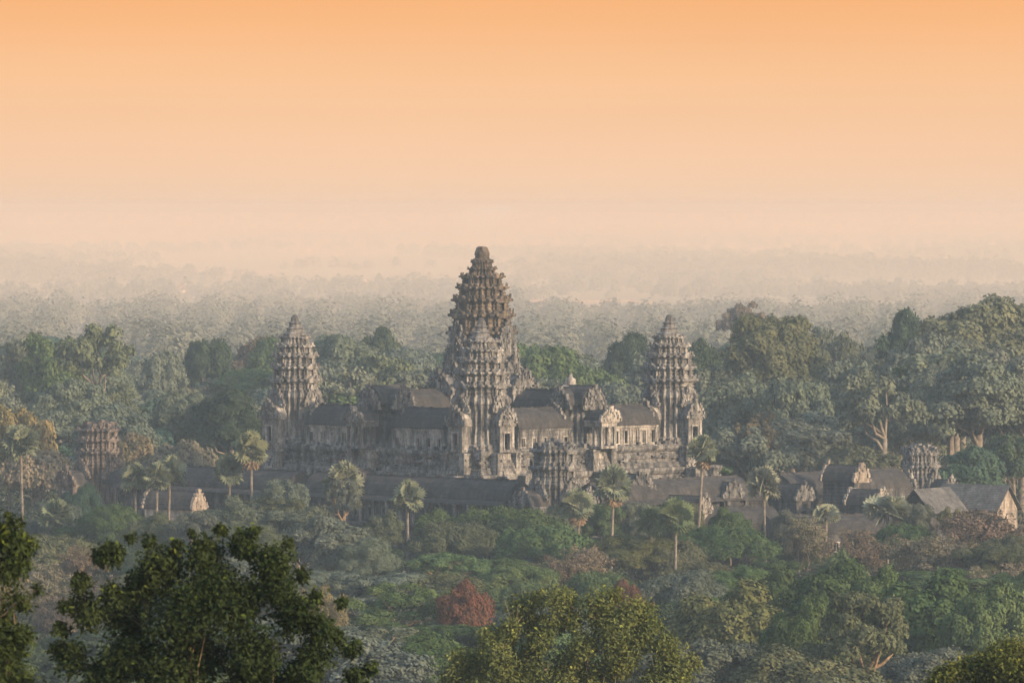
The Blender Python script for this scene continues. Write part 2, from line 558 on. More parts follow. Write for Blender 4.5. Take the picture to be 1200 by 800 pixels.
def corner_tower(label, loc, scale, seed, faces=(math.pi, -math.pi / 2)):
    rnd = random.Random(seed)
    root = thing("temple_tower", label, "temple tower", loc, R45, "spired towers of the temple")
    s = scale
    mb = MB()
    mb.loft(rows_to_rings([(6.3 * s, -.05), (6.3 * s, .5), (5.9 * s, .8), (5.9 * s, 1.3), (5.45 * s, 1.5), (5.1 * s, 1.7), (4.95 * s, 5), (4.95 * s, 8.6), (5.2 * s, 8.9), (5.2 * s, 9.5), (5.5 * s, 9.9), (5.55 * s, 10.5), (5.3 * s, 11.0), (5.1 * s, 11.25)]))
    mb.build("tower_body", TOWERST, root, amp=0.18, freq=0.5, seed=seed)
    zt_mat = TOWERST
    z = [11.2, 14.3, 16.9, 19.3, 21.4, 23.1]
    r = [5.35, 5.15, 4.75, 4.05, 3.25, 2.35]
    for i in range(5):
        tier(root, z[i], z[i + 1], r[i] * s, r[i + 1] * s, TOWERST, rnd)
    lotus_finial(root, [(2.5, 23.0), (2.55, 23.5), (1.9, 23.8), (1.75, 24.4), (2.0, 24.6), (1.35, 24.9), (1.2, 25.5), (1.45, 25.8), (.95, 26.1), (.8, 26.9), (.5, 27.4), (.25, 27.6)], TOWERST, seed)
    for a in faces:
        porch(root, a, 4.4, 7.5, 4.0, 0.0, 5.2, 4.0, TOWERST, 1.5, rnd, TOWERST)
        # taller inner gable behind the porch
        ib = MB(); ib.M = Matrix.Rotation(a, 4, "Z")
        ib.slab([(u * 4.2, 8.0 + v * 4.2) for u, v in PEDIMENT], 5.0 * s, 5.6 * s)
        carve(ib, 4.2, 8.0, 4.2, 5.6 * s, 26, rnd)
        ib.build("inner_gable", TOWERST, root, amp=0.22, freq=0.8, seed=seed + a)
    return root


near_c, left_c, right_c = T2W(-28.3, -28.3, Z0), T2W(-28.3, 28.3, Z0), T2W(28.3, -28.3, Z0)
corner_tower("grey spired corner tower nearest the viewer, standing in front of the tallest tower", near_c, 1.06, 1)
corner_tower("grey spired corner tower at the left end of the upper terrace", left_c, 0.98, 2)
corner_tower("grey spired corner tower at the right end of the upper terrace", right_c, 1.05, 3)


def central_tower():
    rnd = random.Random(11)
    root = thing("temple_tower", "tallest ochre-brown tiered tower rising in the middle of the temple", "temple tower", T2W(0, 0, Z0), R45, "spired towers of the temple")
    mb = MB()
    mb.loft(rows_to_rings([(9.6, -.05), (9.6, 1), (8.8, 1.5), (8.4, 3), (7.7, 3.6), (7.4, 9), (7.4, 13.5), (7.7, 14.2), (8.1, 14.9), (8.1, 15.8), (7.8, 16.4), (7.6, 17.2)]))
    mb.build("tower_body", STONE, root, amp=0.25, freq=0.4, seed=4)
    zs = [17.1, 20.8, 24.6, 28.3, 31.4, 33.9, 36.2, 37.7, 39.1]
    rr = [7.2, 7.0, 6.6, 6.0, 5.25, 4.5, 3.0, 2.3, 1.8]
    for i in range(8):
        tier(root, zs[i], zs[i + 1], rr[i], rr[i + 1], OCHRE, rnd, keep=.9 if i < 6 else .5)
    lotus_finial(root, [(2.1, 38.9), (2.15, 39.3), (1.6, 39.6), (1.5, 40.1), (1.65, 40.3), (1.55, 40.9), (1.2, 41.6), (1.25, 41.8), (.95, 42.0), (.8, 42.1)], OCHRE, 5)
    for a in (math.pi, -math.pi / 2, 0, math.pi / 2):
        porch(root, a, 6.5, 12.6, 6.4, 3.4, 7.2, 5.0, STONE, 2.0, rnd)
        ib = MB(); ib.M = Matrix.Rotation(a, 4, "Z")
        ib.slab([(u * 7.4, 11 + v * 8.2) for u, v in PEDIMENT], 9.0, 9.7)
        carve(ib, 7.4, 11, 8.2, 9.7, 60, rnd)
        for lv, (xx, ww, za, hh) in enumerate(((8.1, 5.6, 17.3, 6.0), (7.6, 4.4, 21.5, 4.6))):
            ib.slab([(u * ww, za + v * hh) for u, v in PEDIMENT], xx - .5, xx)
            carve(ib, ww, za, hh, xx, 22, rnd)
        ib.build("inner_gable", STONE, root, amp=0.3, freq=0.7, seed=a)
        ib = MB(); ib.M = Matrix.Rotation(a, 4, "Z")
        vault(ib, 6.4, 9.0, 3.6, 4.4, 11.5, 1.0)
        ib.box(6.4, 9.0, -3.5, 3.5, 3.4, 11.5)
        ib.build("half_gallery", STONE, root, amp=0.2, freq=0.6, seed=a + 3)


central_tower()


def gallery(name, label, cat, group, p0, p1, zb, wall_h, w, roof_h, side, nwin, wallmat=STONE, roofmat=ROOF, win_w=1.3, win_h=1.7, sill=1.0, depth_down=0.0, blind=0.35, ncol=0, crest=True, seed=1, barmat=PALE):
    rnd = random.Random(seed)
    p0, p1 = Vector(p0), Vector(p1)
    d = p1 - p0
    L = math.hypot(d.x, d.y)
    root = thing(name, label, cat, (p0.x, p0.y, zb), math.atan2(d.y, d.x), group)
    s = side
    hw = w / 2
    mb = MB()

    def ybox(x0, x1, ya, yb, z0, z1, mi=0):
        a, b = sorted((s * ya, s * yb))
        mb.box(x0, x1, a, b, z0, z1, mi)
    seg = max(1, int(L / 3))
    ybox(0, L, -hw, -hw + .5, -depth_down, wall_h)
    ybox(0, .5, -hw + .5, hw - .55, -depth_down, wall_h); ybox(L - .5, L, -hw + .5, hw - .55, -depth_down, wall_h)
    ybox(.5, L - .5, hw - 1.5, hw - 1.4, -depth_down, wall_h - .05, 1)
    cx = [L * (i + .5) / nwin for i in range(nwin)]
    for i in range(seg):
        a, b = L * i / seg, L * (i + 1) / seg
        ybox(a, b, hw - .5, hw, -depth_down, sill)
        ybox(a, b, hw - .5, hw, sill + win_h, wall_h)
        ybox(a, b, hw - .55, hw + .22, -depth_down - .05 if depth_down else -.05, .45)
        ybox(a, b, hw - .5, hw + .26, wall_h - .45, wall_h + .02)
    edges = [0] + [v for c in cx for v in (c - win_w / 2, c + win_w / 2)] + [L]
    for i in range(0, len(edges), 2):
        ybox(edges[i], edges[i + 1], hw - .5, hw - .01, sill, sill + win_h)
        m = (edges[i] + edges[i + 1]) / 2
        ybox(m - .22, m + .22, hw, hw + .13, .45, wall_h - .45)
    mb.build("wall", [wallmat, GLOOM], root, amp=0.05, freq=0.7, seed=seed)
    for c in cx:
        wb = MB()

        def wbox(x0, x1, ya, yb, z0, z1):
            a, b = sorted((s * ya, s * yb)); wb.box(x0, x1, a, b, z0, z1)
        for q in (-1, 1):
            wbox(c + q * (win_w / 2) - .1, c + q * (win_w / 2) + .1, hw + .002, hw + .1, sill - .12, sill + win_h + .12)
        wbox(c - win_w / 2 - .2, c + win_w / 2 + .2, hw + .003, hw + .12, sill + win_h + .02, sill + win_h + .25)
        wbox(c - win_w / 2 - .2, c + win_w / 2 + .2, hw + .003, hw + .12, sill - .25, sill - .02)
        if rnd.random() < blind:
            wbox(c - win_w / 2 + .1, c + win_w / 2 - .1, hw - .3, hw - .12, sill, sill + win_h)
        else:
            for k in range(4):
                x = c - win_w / 2 + win_w * (k + .5) / 4
                if rnd.random() < .6: wbox(x - .06, x + .06, hw - .32, hw - .16, sill, sill + win_h)
        wb.build("window", barmat, root)
    rb = MB()
    vault(rb, -.25, L + .25, hw + .45, roof_h, wall_h, 1.0)
    rb.build("roof", roofmat, root, amp=0.22, freq=0.35, seed=seed)
    if crest:
        cb = MB()
        cb.box(.1, L - .1, -.16, .16, wall_h + roof_h * 1.0, wall_h + roof_h * 1.07 + .12)
        n = int(L / .8)
        for i in range(n):
            if rnd.random() < .62:
                x = L * (i + .5) / n
                zz = wall_h + roof_h * 1.05
                cb.box(x - .3, x + .3, -.22, .22, zz, zz + rnd.uniform(.15, .5))
        cb.build("ridge_crest", roofmat, root, amp=0.08, freq=0.9, seed=seed)
    for i in range(ncol):
        x = L * (i + .5) / ncol
        kb = MB()
        y = s * (hw + 1.6)
        kb.box(x - .25, x + .25, y - .25, y + .25, -depth_down, wall_h - 1.0)
        kb.box(x - .36, x + .36, y - .36, y + .36, wall_h - 1.0, wall_h - .7)
        kb.build("column", barmat, root)
    if ncol:
        ab = MB()
        n = max(2, int(L))
        rings = []
        for i in range(n + 1):
            x = L * i / n
            pr = [(hw + .1, wall_h - .5), (hw + .1, wall_h + .25), (hw + 1.0, wall_h + .1), (hw + 1.9, wall_h - .35), (hw + 2.1, wall_h - .7)]
            rings.append([(x, s * y, z) for y, z in pr])
        ab.loft(rings, True, True)
        ab.build("aisle_roof", roofmat, root, amp=0.08, freq=0.5, seed=seed)
    return root


GU = "galleries of the upper terrace"
e = 28.3
# upper galleries between the corner towers and the middle entrance pavilions
gallery("temple_gallery", "roofed upper gallery between the left spired tower and the dark left entrance pavilion", "gallery", GU, T2W(-e, 21.5), T2W(-e, 4.8), Z0, 4.3, 6.0, 4.0, -1, 5, PALE, ROOF, 1.3, 2.0, .8, blind=.1, seed=21)
gallery("temple_gallery", "roofed upper gallery with pale plastered wall, just left of the nearest spired tower", "gallery", GU, T2W(-e, -4.8), T2W(-e, -20.5), Z0, 4.3, 6.0, 4.0, -1, 5, PALE, ROOF, 1.2, 1.7, .6, blind=.2, seed=22)
gallery("temple_gallery", "roofed upper gallery just right of the nearest spired tower, behind the ruined tower", "gallery", GU, T2W(-20.5, -e), T2W(-4.8, -e), Z0, 4.3, 6.0, 4.0, -1, 5, STONE, ROOF, 1.2, 1.7, .7, blind=.1, seed=23)
gallery("temple_gallery", "sunlit pilastered upper gallery left of the right spired tower", "gallery", GU, T2W(4.8, -e), T2W(21.5, -e), Z0, 4.3, 6.0, 4.0, -1, 6, PALE, ROOF, 1.2, 2.6, .6, seed=24, blind=.4)
# axial galleries joining the pavilions to the central tower
gallery("temple_gallery", "high dark-roofed gallery running from the tallest tower to the left entrance pavilion", "gallery", GU, T2W(-24.5, 0), T2W(-12.2, 0), Z0 + 2, 5.6, 6.4, 4.0, -1, 3, DARKST, ROOF, seed=25)
gallery("temple_gallery", "high dark-roofed gallery running from the tallest tower to the right entrance pavilion", "gallery", GU, T2W(0, -24.5), T2W(0, -12.2), Z0 + 2, 5.6, 6.4, 4.0, 1, 3, DARKST, ROOF, seed=26)


def entrance_pavilion(label, loc, rz, mat, pedmat, colmat, seed, columns=True):
    """+x points out of the terrace"""
    rnd = random.Random(seed)
    root = thing("entrance_pavilion", label, "temple pavilion", loc, rz, "entrance pavilions of the upper terrace")
    mb = MB()
    mb.loft(rows_to_rings([(5.6, -.05), (5.6, .5), (5.1, .8), (4.8, 1.2), (4.7, 5.6), (5.0, 6.0), (5.2, 6.6), (4.9, 7.0), (4.2, 7.1), (4.2, 8.7), (4.5, 9.0), (4.5, 9.4)]))
    mb.build("hall", [mat, GLOOM], root, amp=0.2, freq=0.5, seed=seed)
    rb = MB()
    vault(rb, -5, 5, 3.6, 3.6, 9.3, 1.0)
    rb.M = Matrix.Rotation(math.pi / 2, 4, "Z")
    vault(rb, -5.4, 5.4, 3.0, 3.1, 9.0, 1.0)
    rb.build("roof", ROOF, root, amp=0.14, freq=0.5, seed=seed)
    for a in (0, math.pi / 2, -math.pi / 2):
        pb = MB(); pb.M = Matrix.Rotation(a, 4, "Z")
        pb.slab([(u * 6.4, 8.0 + v * 5.0) for u, v in PEDIMENT], 5.0, 5.5)
        carve(pb, 6.4, 8.0, 5.0, 5.5, 34, rnd)
        pb.build("gable", pedmat, root, amp=0.28, freq=0.8, seed=seed + a)
    porch(root, 0, 4.4, 9.6, 4.6, 0, 5.4, 2.9, colmat, None, rnd, ROOF, colmat, columns)
    for a in (math.pi / 2, -math.pi / 2):
        porch(root, a, 4.2, 6.4, 4.2, 0, 5.6, 3.4, mat, 1.4, rnd, ROOF, pedmat)
    return root


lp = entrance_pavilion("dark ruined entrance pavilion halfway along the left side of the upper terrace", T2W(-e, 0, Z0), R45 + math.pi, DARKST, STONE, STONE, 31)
rp = entrance_pavilion("entrance pavilion with pale columned portico catching the sun, right of the nearest tower", T2W(0, -e, Z0), R45 - math.pi / 2, STONE, STONE, PALE, 32)


def ruined_spire():
    p = T2W(1.0, -25.5, 0)
    root = thing("ruined_turret", "small pale sunlit turret stump rising above the columned portico", "turret", (p.x, p.y, Z0 + 7.0), R45)
    mb = MB()
    mb.loft(rows_to_rings([(2.6, 0), (2.5, 3.4), (2.8, 3.6), (2.7, 4.3), (1.9, 4.5), (1.75, 5.6), (1.9, 5.8), (1.2, 6.2), (1.0, 7.3), (.5, 7.7), (.25, 8.4)]))
    mb.build("shaft", PALE, root, amp=0.25, freq=0.7, seed=8)
    cb = MB()
    for a in range(4):
        cb.M = Matrix.Rotation(a * math.pi / 2, 4, "Z")
        cb.slab([(u * 3.2, 3.4 + v * 2.4) for u, v in PEDIMENT], 2.5, 2.9)
    cb.build("gable", PALE, root, amp=0.15, freq=0.9, seed=3)


ruined_spire()


def stepped_pyramid():
    root = thing("stepped_pyramid", "massive dark stepped stone base carrying the upper terrace and its five towers", "temple base", (TC.x, TC.y, 0), R45)
    sq = []
    n = 60
    base = [(-1, -1), (1, -1), (1, 1), (-1, 1)]
    for i in range(4):
        a, b = base[i], base[(i + 1) % 4]
        sq += [(a[0] + (b[0] - a[0]) * k / n, a[1] + (b[1] - a[1]) * k / n) for k in range(n)]
    levels = [(9.0, 14.2, 38.0), (14.2, 18.9, 36.0), (18.9, 23.5, 34.2)]
    for z0, z1, r in levels:
        h = z1 - z0
        prof = [(0.6, 0), (0.6, .10), (.35, .13), (.45, .20), (.1, .24), (-.25, .30), (-.25, .38), (0.0, .42), (.05, .50), (0.0, .56), (-.25, .60), (-.25, .70), (.1, .75), (.35, .82), (.5, .90), (.5, 1.0)]
        mb = MB()
        mb.loft([[(x * (r + o), y * (r + o), z0 + t * h) for x, y in sq] for o, t in prof])
        pr_ = random.Random(int(z0))
        for k in range(420):                                    # weathered blocks and carved courses along the mouldings
            sd = pr_.randrange(4); t_ = pr_.uniform(-r, r); zc = pr_.uniform(z0, z1 - .4); w_ = pr_.uniform(.25, 1.1); h_ = pr_.uniform(.15, .5)
            mb.M = Matrix.Rotation(sd * math.pi / 2, 4, "Z")
            mb.box(r - .4, r + pr_.uniform(.1, .75), t_ - w_, t_ + w_, zc, zc + h_)
        mb.M = None
        mb.build("terrace_step", STONE, root, amp=0.22, freq=0.35, seed=z0)
    rq = random.Random(15)
    # steep stairways under each tower and pavilion of the two sides in view
    for side in range(4):
        M = Matrix.Rotation(side * math.pi / 2, 4, "Z")
        for y in (-e, 0, e):
            sb = MB(); sb.M = M
            ns = 26
            for k in range(ns):
                z1 = 23.5 - (k + 0) * 14.5 / ns
                xo = 34.4 + k * 8.0 / ns
                sb.box(xo - .5, xo + 8.0 / ns, y - 1.9, y + 1.9, z1 - 1.2, z1)
            sb.box(34, 35.2, y - 1.9, y + 1.9, 9, 23.2)
            sb.add([(34.5, y - 1.85, 9), (34.5, y + 1.85, 9), (34.5, y - 1.85, 22.6), (34.5, y + 1.85, 22.6), (42.2, y - 1.85, 9), (42.2, y + 1.85, 9)],
                   [(0, 2, 4), (1, 5, 3), (2, 3, 5, 4), (0, 4, 5, 1)])
            for q in (-1, 1):
                for lev, (za, zb, xx) in enumerate(((9, 14.0, 42.0), (9, 18.7, 39.4), (9, 23.3, 36.6))):
                    a, b = sorted((y + q * 1.9, y + q * 3.4))
                    sb.box(34, xx, a, b, za, zb - .4)
                    a, b = sorted((y + q * 1.8, y + q * 3.6))
                    sb.box(34, xx + .2, a, b, zb - .4, zb)
                    for k in range(12):
                        xq, zq = rq.uniform(35, xx), rq.uniform(za, zb)
                        yq = y + q * rq.uniform(1.9, 3.4)
                        sb.box(xq - .4, xx + rq.uniform(0, .4) if k % 2 else xq + .5, yq - .3, yq + .3 + (q > 0) * .4, zq, zq + rq.uniform(.2, .8))
            sb.build("stairway", [TOWERST], root, amp=0.18, freq=0.6, seed=side * 3 + y)
    # loose stones along the terrace edge
    rnd = random.Random(5)
    kb = MB()
    for k in range(4):
        kb.M = Matrix.Rotation(k * math.pi / 2, 4, "Z")
        kb.box(-34.0, 33.2, -34.0, -33.2, 23.45, 23.75)
    kb.M = None
    for k in range(120):
        t = rnd.uniform(-34, 34)
        x, y = ((-33.6, t), (t, -33.6))[k % 2]
        s = rnd.uniform(.2, .45)
        kb.box(x - s, x + s, y - s, y + s, 23.5, 23.5 + rnd.uniform(.3, 1.1))
    kb.build("parapet", STONE, root, amp=0.1, freq=0.8)


stepped_pyramid()

# ------------------------------------------------------------------ second enclosure
N, Lc, Rc = Vector((8.6, 1228)), Vector((-90, 1323)), Vector((88, 1310))


def terrace():
    mb = MB()
    b = Lc + Rc - N
    pts = []
    c = (Lc + Rc) / 2
    for p in (N, Rc, b, Lc):
        q = p + (p - c).normalized() * 9
        pts.append((q.x, q.y))
    mb.loft([[(x, y, -1) for x, y in pts], [(x, y, 8.2) for x, y in pts], [(c.x + (x - c.x) * 1.006, c.y + (y - c.y) * 1.006, 8.4) for x, y in pts], [(c.x + (x - c.x) * 1.006, c.y + (y - c.y) * 1.006, 9.0) for x, y in pts]], False, True)
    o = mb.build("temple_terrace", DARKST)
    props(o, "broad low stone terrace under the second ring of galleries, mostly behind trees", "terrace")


terrace()
GS = "galleries of the second enclosure"


def along(a, b, t):
    return a + (b - a) * t


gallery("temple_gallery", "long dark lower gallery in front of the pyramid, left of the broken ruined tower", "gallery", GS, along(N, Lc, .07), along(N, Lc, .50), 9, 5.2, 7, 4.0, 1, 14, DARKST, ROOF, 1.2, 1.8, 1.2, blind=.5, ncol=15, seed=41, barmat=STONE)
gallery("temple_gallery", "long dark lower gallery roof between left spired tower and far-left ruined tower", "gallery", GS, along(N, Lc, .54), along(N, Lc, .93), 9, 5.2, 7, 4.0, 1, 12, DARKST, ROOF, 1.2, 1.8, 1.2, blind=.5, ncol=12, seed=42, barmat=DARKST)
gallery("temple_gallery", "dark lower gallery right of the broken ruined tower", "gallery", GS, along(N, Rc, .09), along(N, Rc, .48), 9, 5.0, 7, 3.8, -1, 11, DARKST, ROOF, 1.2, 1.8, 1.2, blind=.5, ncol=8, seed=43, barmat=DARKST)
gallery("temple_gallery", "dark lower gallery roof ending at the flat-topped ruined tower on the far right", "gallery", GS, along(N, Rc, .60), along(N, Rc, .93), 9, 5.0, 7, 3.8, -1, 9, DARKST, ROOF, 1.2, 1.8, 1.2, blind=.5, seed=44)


def ruined_tower(label, p, zb, cornices, r, seed, mat, faces):
    rnd = random.Random(seed)
    root = thing("ruined_tower", label, "ruined tower", (p.x, p.y, zb), R45, "ruined corner towers")
    zbody = cornices[0] - zb
    mb = MB()
    mb.loft(rows_to_rings([(r * 1.2, 0), (r * 1.2, .6), (r * 1.05, 1), (r * .96, 1.4), (r * .93, zbody * .55), (r * .93, zbody - 1.6), (r, zbody - 1.2), (r * 1.06, zbody - .5), (r * 1.0, zbody)]))
    mb.build("tower_body", mat, root, amp=0.2, freq=0.5, seed=seed)
    rr = r * 1.0
    zz = [c - zb for c in cornices]
    for i in range(len(zz) - 1):
        tier(root, zz[i], zz[i + 1], rr, rr * .95, mat, rnd, keep=.7)
        rr *= .95
    tb = MB()                                                  # broken crown of loose blocks
    for k in range(46):
        a, d = rnd.uniform(0, 6.28), math.sqrt(rnd.random()) * rr * .92
        s = rnd.uniform(.35, .85)
        x, y = d * math.cos(a), d * math.sin(a)
        tb.box(x - s, x + s, y - s, y + s, zz[-1] - .4, zz[-1] + rnd.uniform(.3, 1.9) * (1.15 - d / rr * .7))
    tb.build("broken_top", mat, root, amp=0.35, freq=0.8, seed=seed)
    for a in faces:
        porch(root, a, r * .8, r + 4.4, 4.6, 0, zbody * .46, 4.0, mat, 1.5, rnd, ROOF, mat)
        ib = MB(); ib.M = Matrix.Rotation(a, 4, "Z")
        ib.slab([(u * r * 1.1, zbody * .62 + v * 4.4) for u, v in PEDIMENT], r * .95, r * 1.1)
        carve(ib, r * 1.1, zbody * .62, 4.4, r * 1.1, 24, rnd)
        ib.build("inner_gable", mat, root, amp=0.2, freq=0.8, seed=seed + a)
    return root


FR = (math.pi, -math.pi / 2)
ruined_tower("broken-topped ruined tower with gabled porches in front of the pyramid, among the palms", N, 9, [18.6, 22.4, 25.6], 4.8, 51, STONE, FR)
ruined_tower("broken-topped pinkish-brown ruined tower standing alone before the forest at far left", Lc, 9, [18.7, 21.4, 24.0, 26.0], 4.9, 52, stone_mat("reddish_sandstone", (0.215, 0.175, 0.15), (0.06, 0.052, 0.048), (0.38, 0.32, 0.28)), FR)
ruined_tower("flat-topped ruined tower with sunlit right face behind the gabled hall at far right", Rc, 9, [15.8, 18.9, 21.6], 4.0, 53, STONE, FR)


def gabled_building(name, label, cat, group, c, zb, L, W, wall_h, roof_h, rz, mat, roofmat, gablemat, seed, stone=True, doors=True):
    """hall with ridge along local x, gable ends at +-x"""
    rnd = random.Random(seed)
    root = thing(name, label, cat, (c[0], c[1], zb), rz, group)
    mb = MB()
    hx, hy = L / 2, W / 2
    mb.box(-hx, hx, -hy, -hy + .4, 0, wall_h); mb.box(-hx, hx, hy - .4, hy, 0, wall_h)
    for s in (-1, 1):
        a, b = sorted((s * hx, s * (hx - .4)))
        mb.box(a, b, -hy + .4, -.9, 0, wall_h); mb.box(a, b, .9, hy - .4, 0, wall_h); mb.box(a, b, -.9, .9, wall_h * .7, wall_h)
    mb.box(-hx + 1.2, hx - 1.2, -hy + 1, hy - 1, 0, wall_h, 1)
    mb.build("wall", [mat, GLOOM], root, amp=0.06 if stone else 0.0, freq=0.8, seed=seed)
    rb = MB()
    if stone:
        vault(rb, -hx, hx, hy + .4, roof_h, wall_h, 1.0)
    else:
        t = .16
        for s in (-1, 1):
            v = []
            for x in (-hx - .7, hx + .7):
                v += [(x, s * (hy + .9), wall_h - .45), (x, 0, wall_h + roof_h), (x, 0, wall_h + roof_h + t), (x, s * (hy + .9), wall_h - .45 + t)]
            rb.add(v, [(0, 1, 2, 3), (4, 7, 6, 5), (0, 4, 5, 1), (3, 2, 6, 7), (0, 3, 7, 4)])
    rb.build("roof", roofmat, root, amp=0.10 if stone else 0.0, freq=0.5, seed=seed)
    for s in (-1, 1):
        pb = MB()
        if stone:
            pb.M = Matrix.Rotation(0 if s > 0 else math.pi, 4, "Z")
            pb.slab([(u * (W + .7), wall_h - .1 + v * roof_h * 1.18) for u, v in PEDIMENT], hx + .01, hx + .45)
            carve(pb, W + .7, wall_h, roof_h * 1.15, hx + .45, 14, rnd)
            pb.slab([(u * W * .6, wall_h + .1 + v * roof_h * .8) for u, v in PEDIMENT], hx + .45, hx + .6)
        else:
            pb.slab([(-hy, wall_h), (hy, wall_h), (0, wall_h + roof_h * .97)], s * (hx - .2) - .12, s * (hx - .2) + .12)
            for k in range(-3, 4):
                y = k * hy / 4
                pb.box(s * (hx - .2) - .17, s * (hx - .2) + .17, y - .07, y + .07, wall_h, wall_h + roof_h * .95 * (1 - abs(k) / 4))
            pb.box(s * (hx - .2) - .19, s * (hx - .2) + .19, -hy * .6, hy * .6, wall_h + roof_h * .36, wall_h + roof_h * .42)
        pb.build("gable", gablemat, root, amp=0.14 if stone else 0, freq=0.8, seed=seed + s)
    return root


def at(px, Y):
    return ((px - 600) * Y / F, Y)


# courtyard libraries and small gabled halls around the second enclosure
GB = "small stone gabled halls"
gabled_building("stone_hall", "small dark rounded-roof stone hall below the left entrance pavilion", "stone hall", GB, at(424, 1268), 9, 9, 6.5, 6.2, 4.0, math.radians(70), DARKST, ROOF, STONE, 61)
gabled_building("stone_hall", "stone gabled hall with broken gable rising behind the palm below the portico", "stone hall", GB, at(738, 1248), 8, 9, 5.2, 7.6, 3.6, math.radians(-60), DARKST, ROOF, STONE, 62)
gabled_building("stone_hall", "tiny stone gable glowing in the sun at left, below the long roof", "stone hall", GB, at(204, 1262), 3.0, 12, 4.2, 8.4, 3.6, math.radians(-32), WOOD, ROOF, WOOD, 63)
gabled_building("stone_hall", "pale little stone gable at the foot of the right spired tower near the leaning palm", "stone hall", GB, at(803, 1245), 4, 9, 4.0, 7.5, 3.4, math.radians(-35), PALE, ROOF, PALE, 64)
gabled_building("stone_hall", "stone hall with bright triangular lit gable near the pale bare-branched tree at right", "stone hall", GB, at(990, 1272), 9, 8, 4.6, 7.6, 3.4, math.radians(-38), DARKST, ROOF, WOOD, 65)
gabled_building("stone_hall", "low stone hall with rounded ruined gable, below the bright triangular gable at right", "stone hall", GB, at(1016, 1252), 5, 7, 4.6, 7.6, 3.2, math.radians(-38), DARKST, ROOF, PALE, 66)
gabled_building("stone_hall", "stone hall with weedy broken gable at left of the round silvery palm", "stone hall", GB, at(843, 1262), 6, 8, 4.4, 7.8, 3.2, math.radians(-50), DARKST, ROOF, STONE, 67)
gabled_building("stone_hall", "stone hall with crumbling gable just right of the round silvery palm", "stone hall", GB, at(925, 1264), 6, 8, 4.4, 7.2, 3.2, math.radians(-45), DARKST, ROOF, STONE, 68)
# lower cloister roofs at right
GC = "low cloister roofs at right"
gallery("cloister", "low dark cloister roof between the leaning palm and the round silvery palm", "cloister", GC, at(818, 1246) , at(905, 1252), 3, 6.0, 7, 3.2, -1, 6, DARKST, ROOF, seed=71)
gallery("cloister", "low dark cloister roof right of the round silvery palm, above the silvery fan bushes", "cloister", GC, at(900, 1238), at(1062, 1246), 3, 5.0, 7, 3.0, -1, 10, DARKST, ROOF, seed=72)
gallery("cloister", "second dark cloister roof stepped up behind, left of the hall with bright triangular gable", "cloister", GC, at(838, 1276), at(985, 1284), 5, 7.4, 7, 3.2, -1, 8, DARKST, ROOF, seed=73)
gabled_building("gabled_hall", "long grey-roofed hall with pale boarded gable end facing right, at the far right", "hall", None, at(1144, 1262), 2.0, 15, 8.0, 9.7, 4.7, math.radians(-36), WOOD, TIN, WOOD, 75, stone=False)
gabled_building("gabled_hall", "dark hall with pale sheet roof slope and black gable end, left of the boarded gable", "hall", None, at(1092, 1254), 2.0, 12, 7.5, 9.6, 4.4, math.radians(-128), DARKST, TIN, GLOOM, 76, stone=False)

# ------------------------------------------------------------------ trees
def unit(a):
    return a / np.maximum(np.linalg.norm(a, axis=1, keepdims=True), 1e-6)


def cards(centers, radii, density, size, rng, squash=0.85, aspect=0.62, up=0.25, shell=(0.72, 1.06)):
    """leaf sprays on lobes: returns (n*4,3)"""
    cnt = np.maximum((density * 4 * math.pi * radii ** 2 / (size * size * aspect * 2)).astype(int), 6)
    idx = np.repeat(np.arange(len(centers)), cnt)
    n = len(idx)
    d = unit(rng.normal(size=(n, 3)))
    d[:, 2] = np.where(d[:, 2] < -0.35, -d[:, 2], d[:, 2])
    rr = radii[idx] * rng.uniform(*shell, n) * (1 + 0.22 * np.sin(d[:, 0] * 5 + idx) * np.cos(d[:, 1] * 5 + idx * 2))
    p = centers[idx] + d * rr[:, None] * np.array([1, 1, squash])
    nr = unit(d * 0.8 + np.array([0, 0, up]) + rng.normal(size=(n, 3)) * 0.32)
    t = unit(np.cross(nr, rng.normal(size=(n, 3))))
    b = np.cross(nr, t)
    s = size * rng.uniform(0.55, 1.35, n)[:, None]
    v = np.empty((n, 4, 3))
    v[:, 0] = p + t * s
    v[:, 1] = p + b * s * aspect
    v[:, 2] = p - t * s
    v[:, 3] = p - b * s * aspect
    return v.reshape(-1, 3)


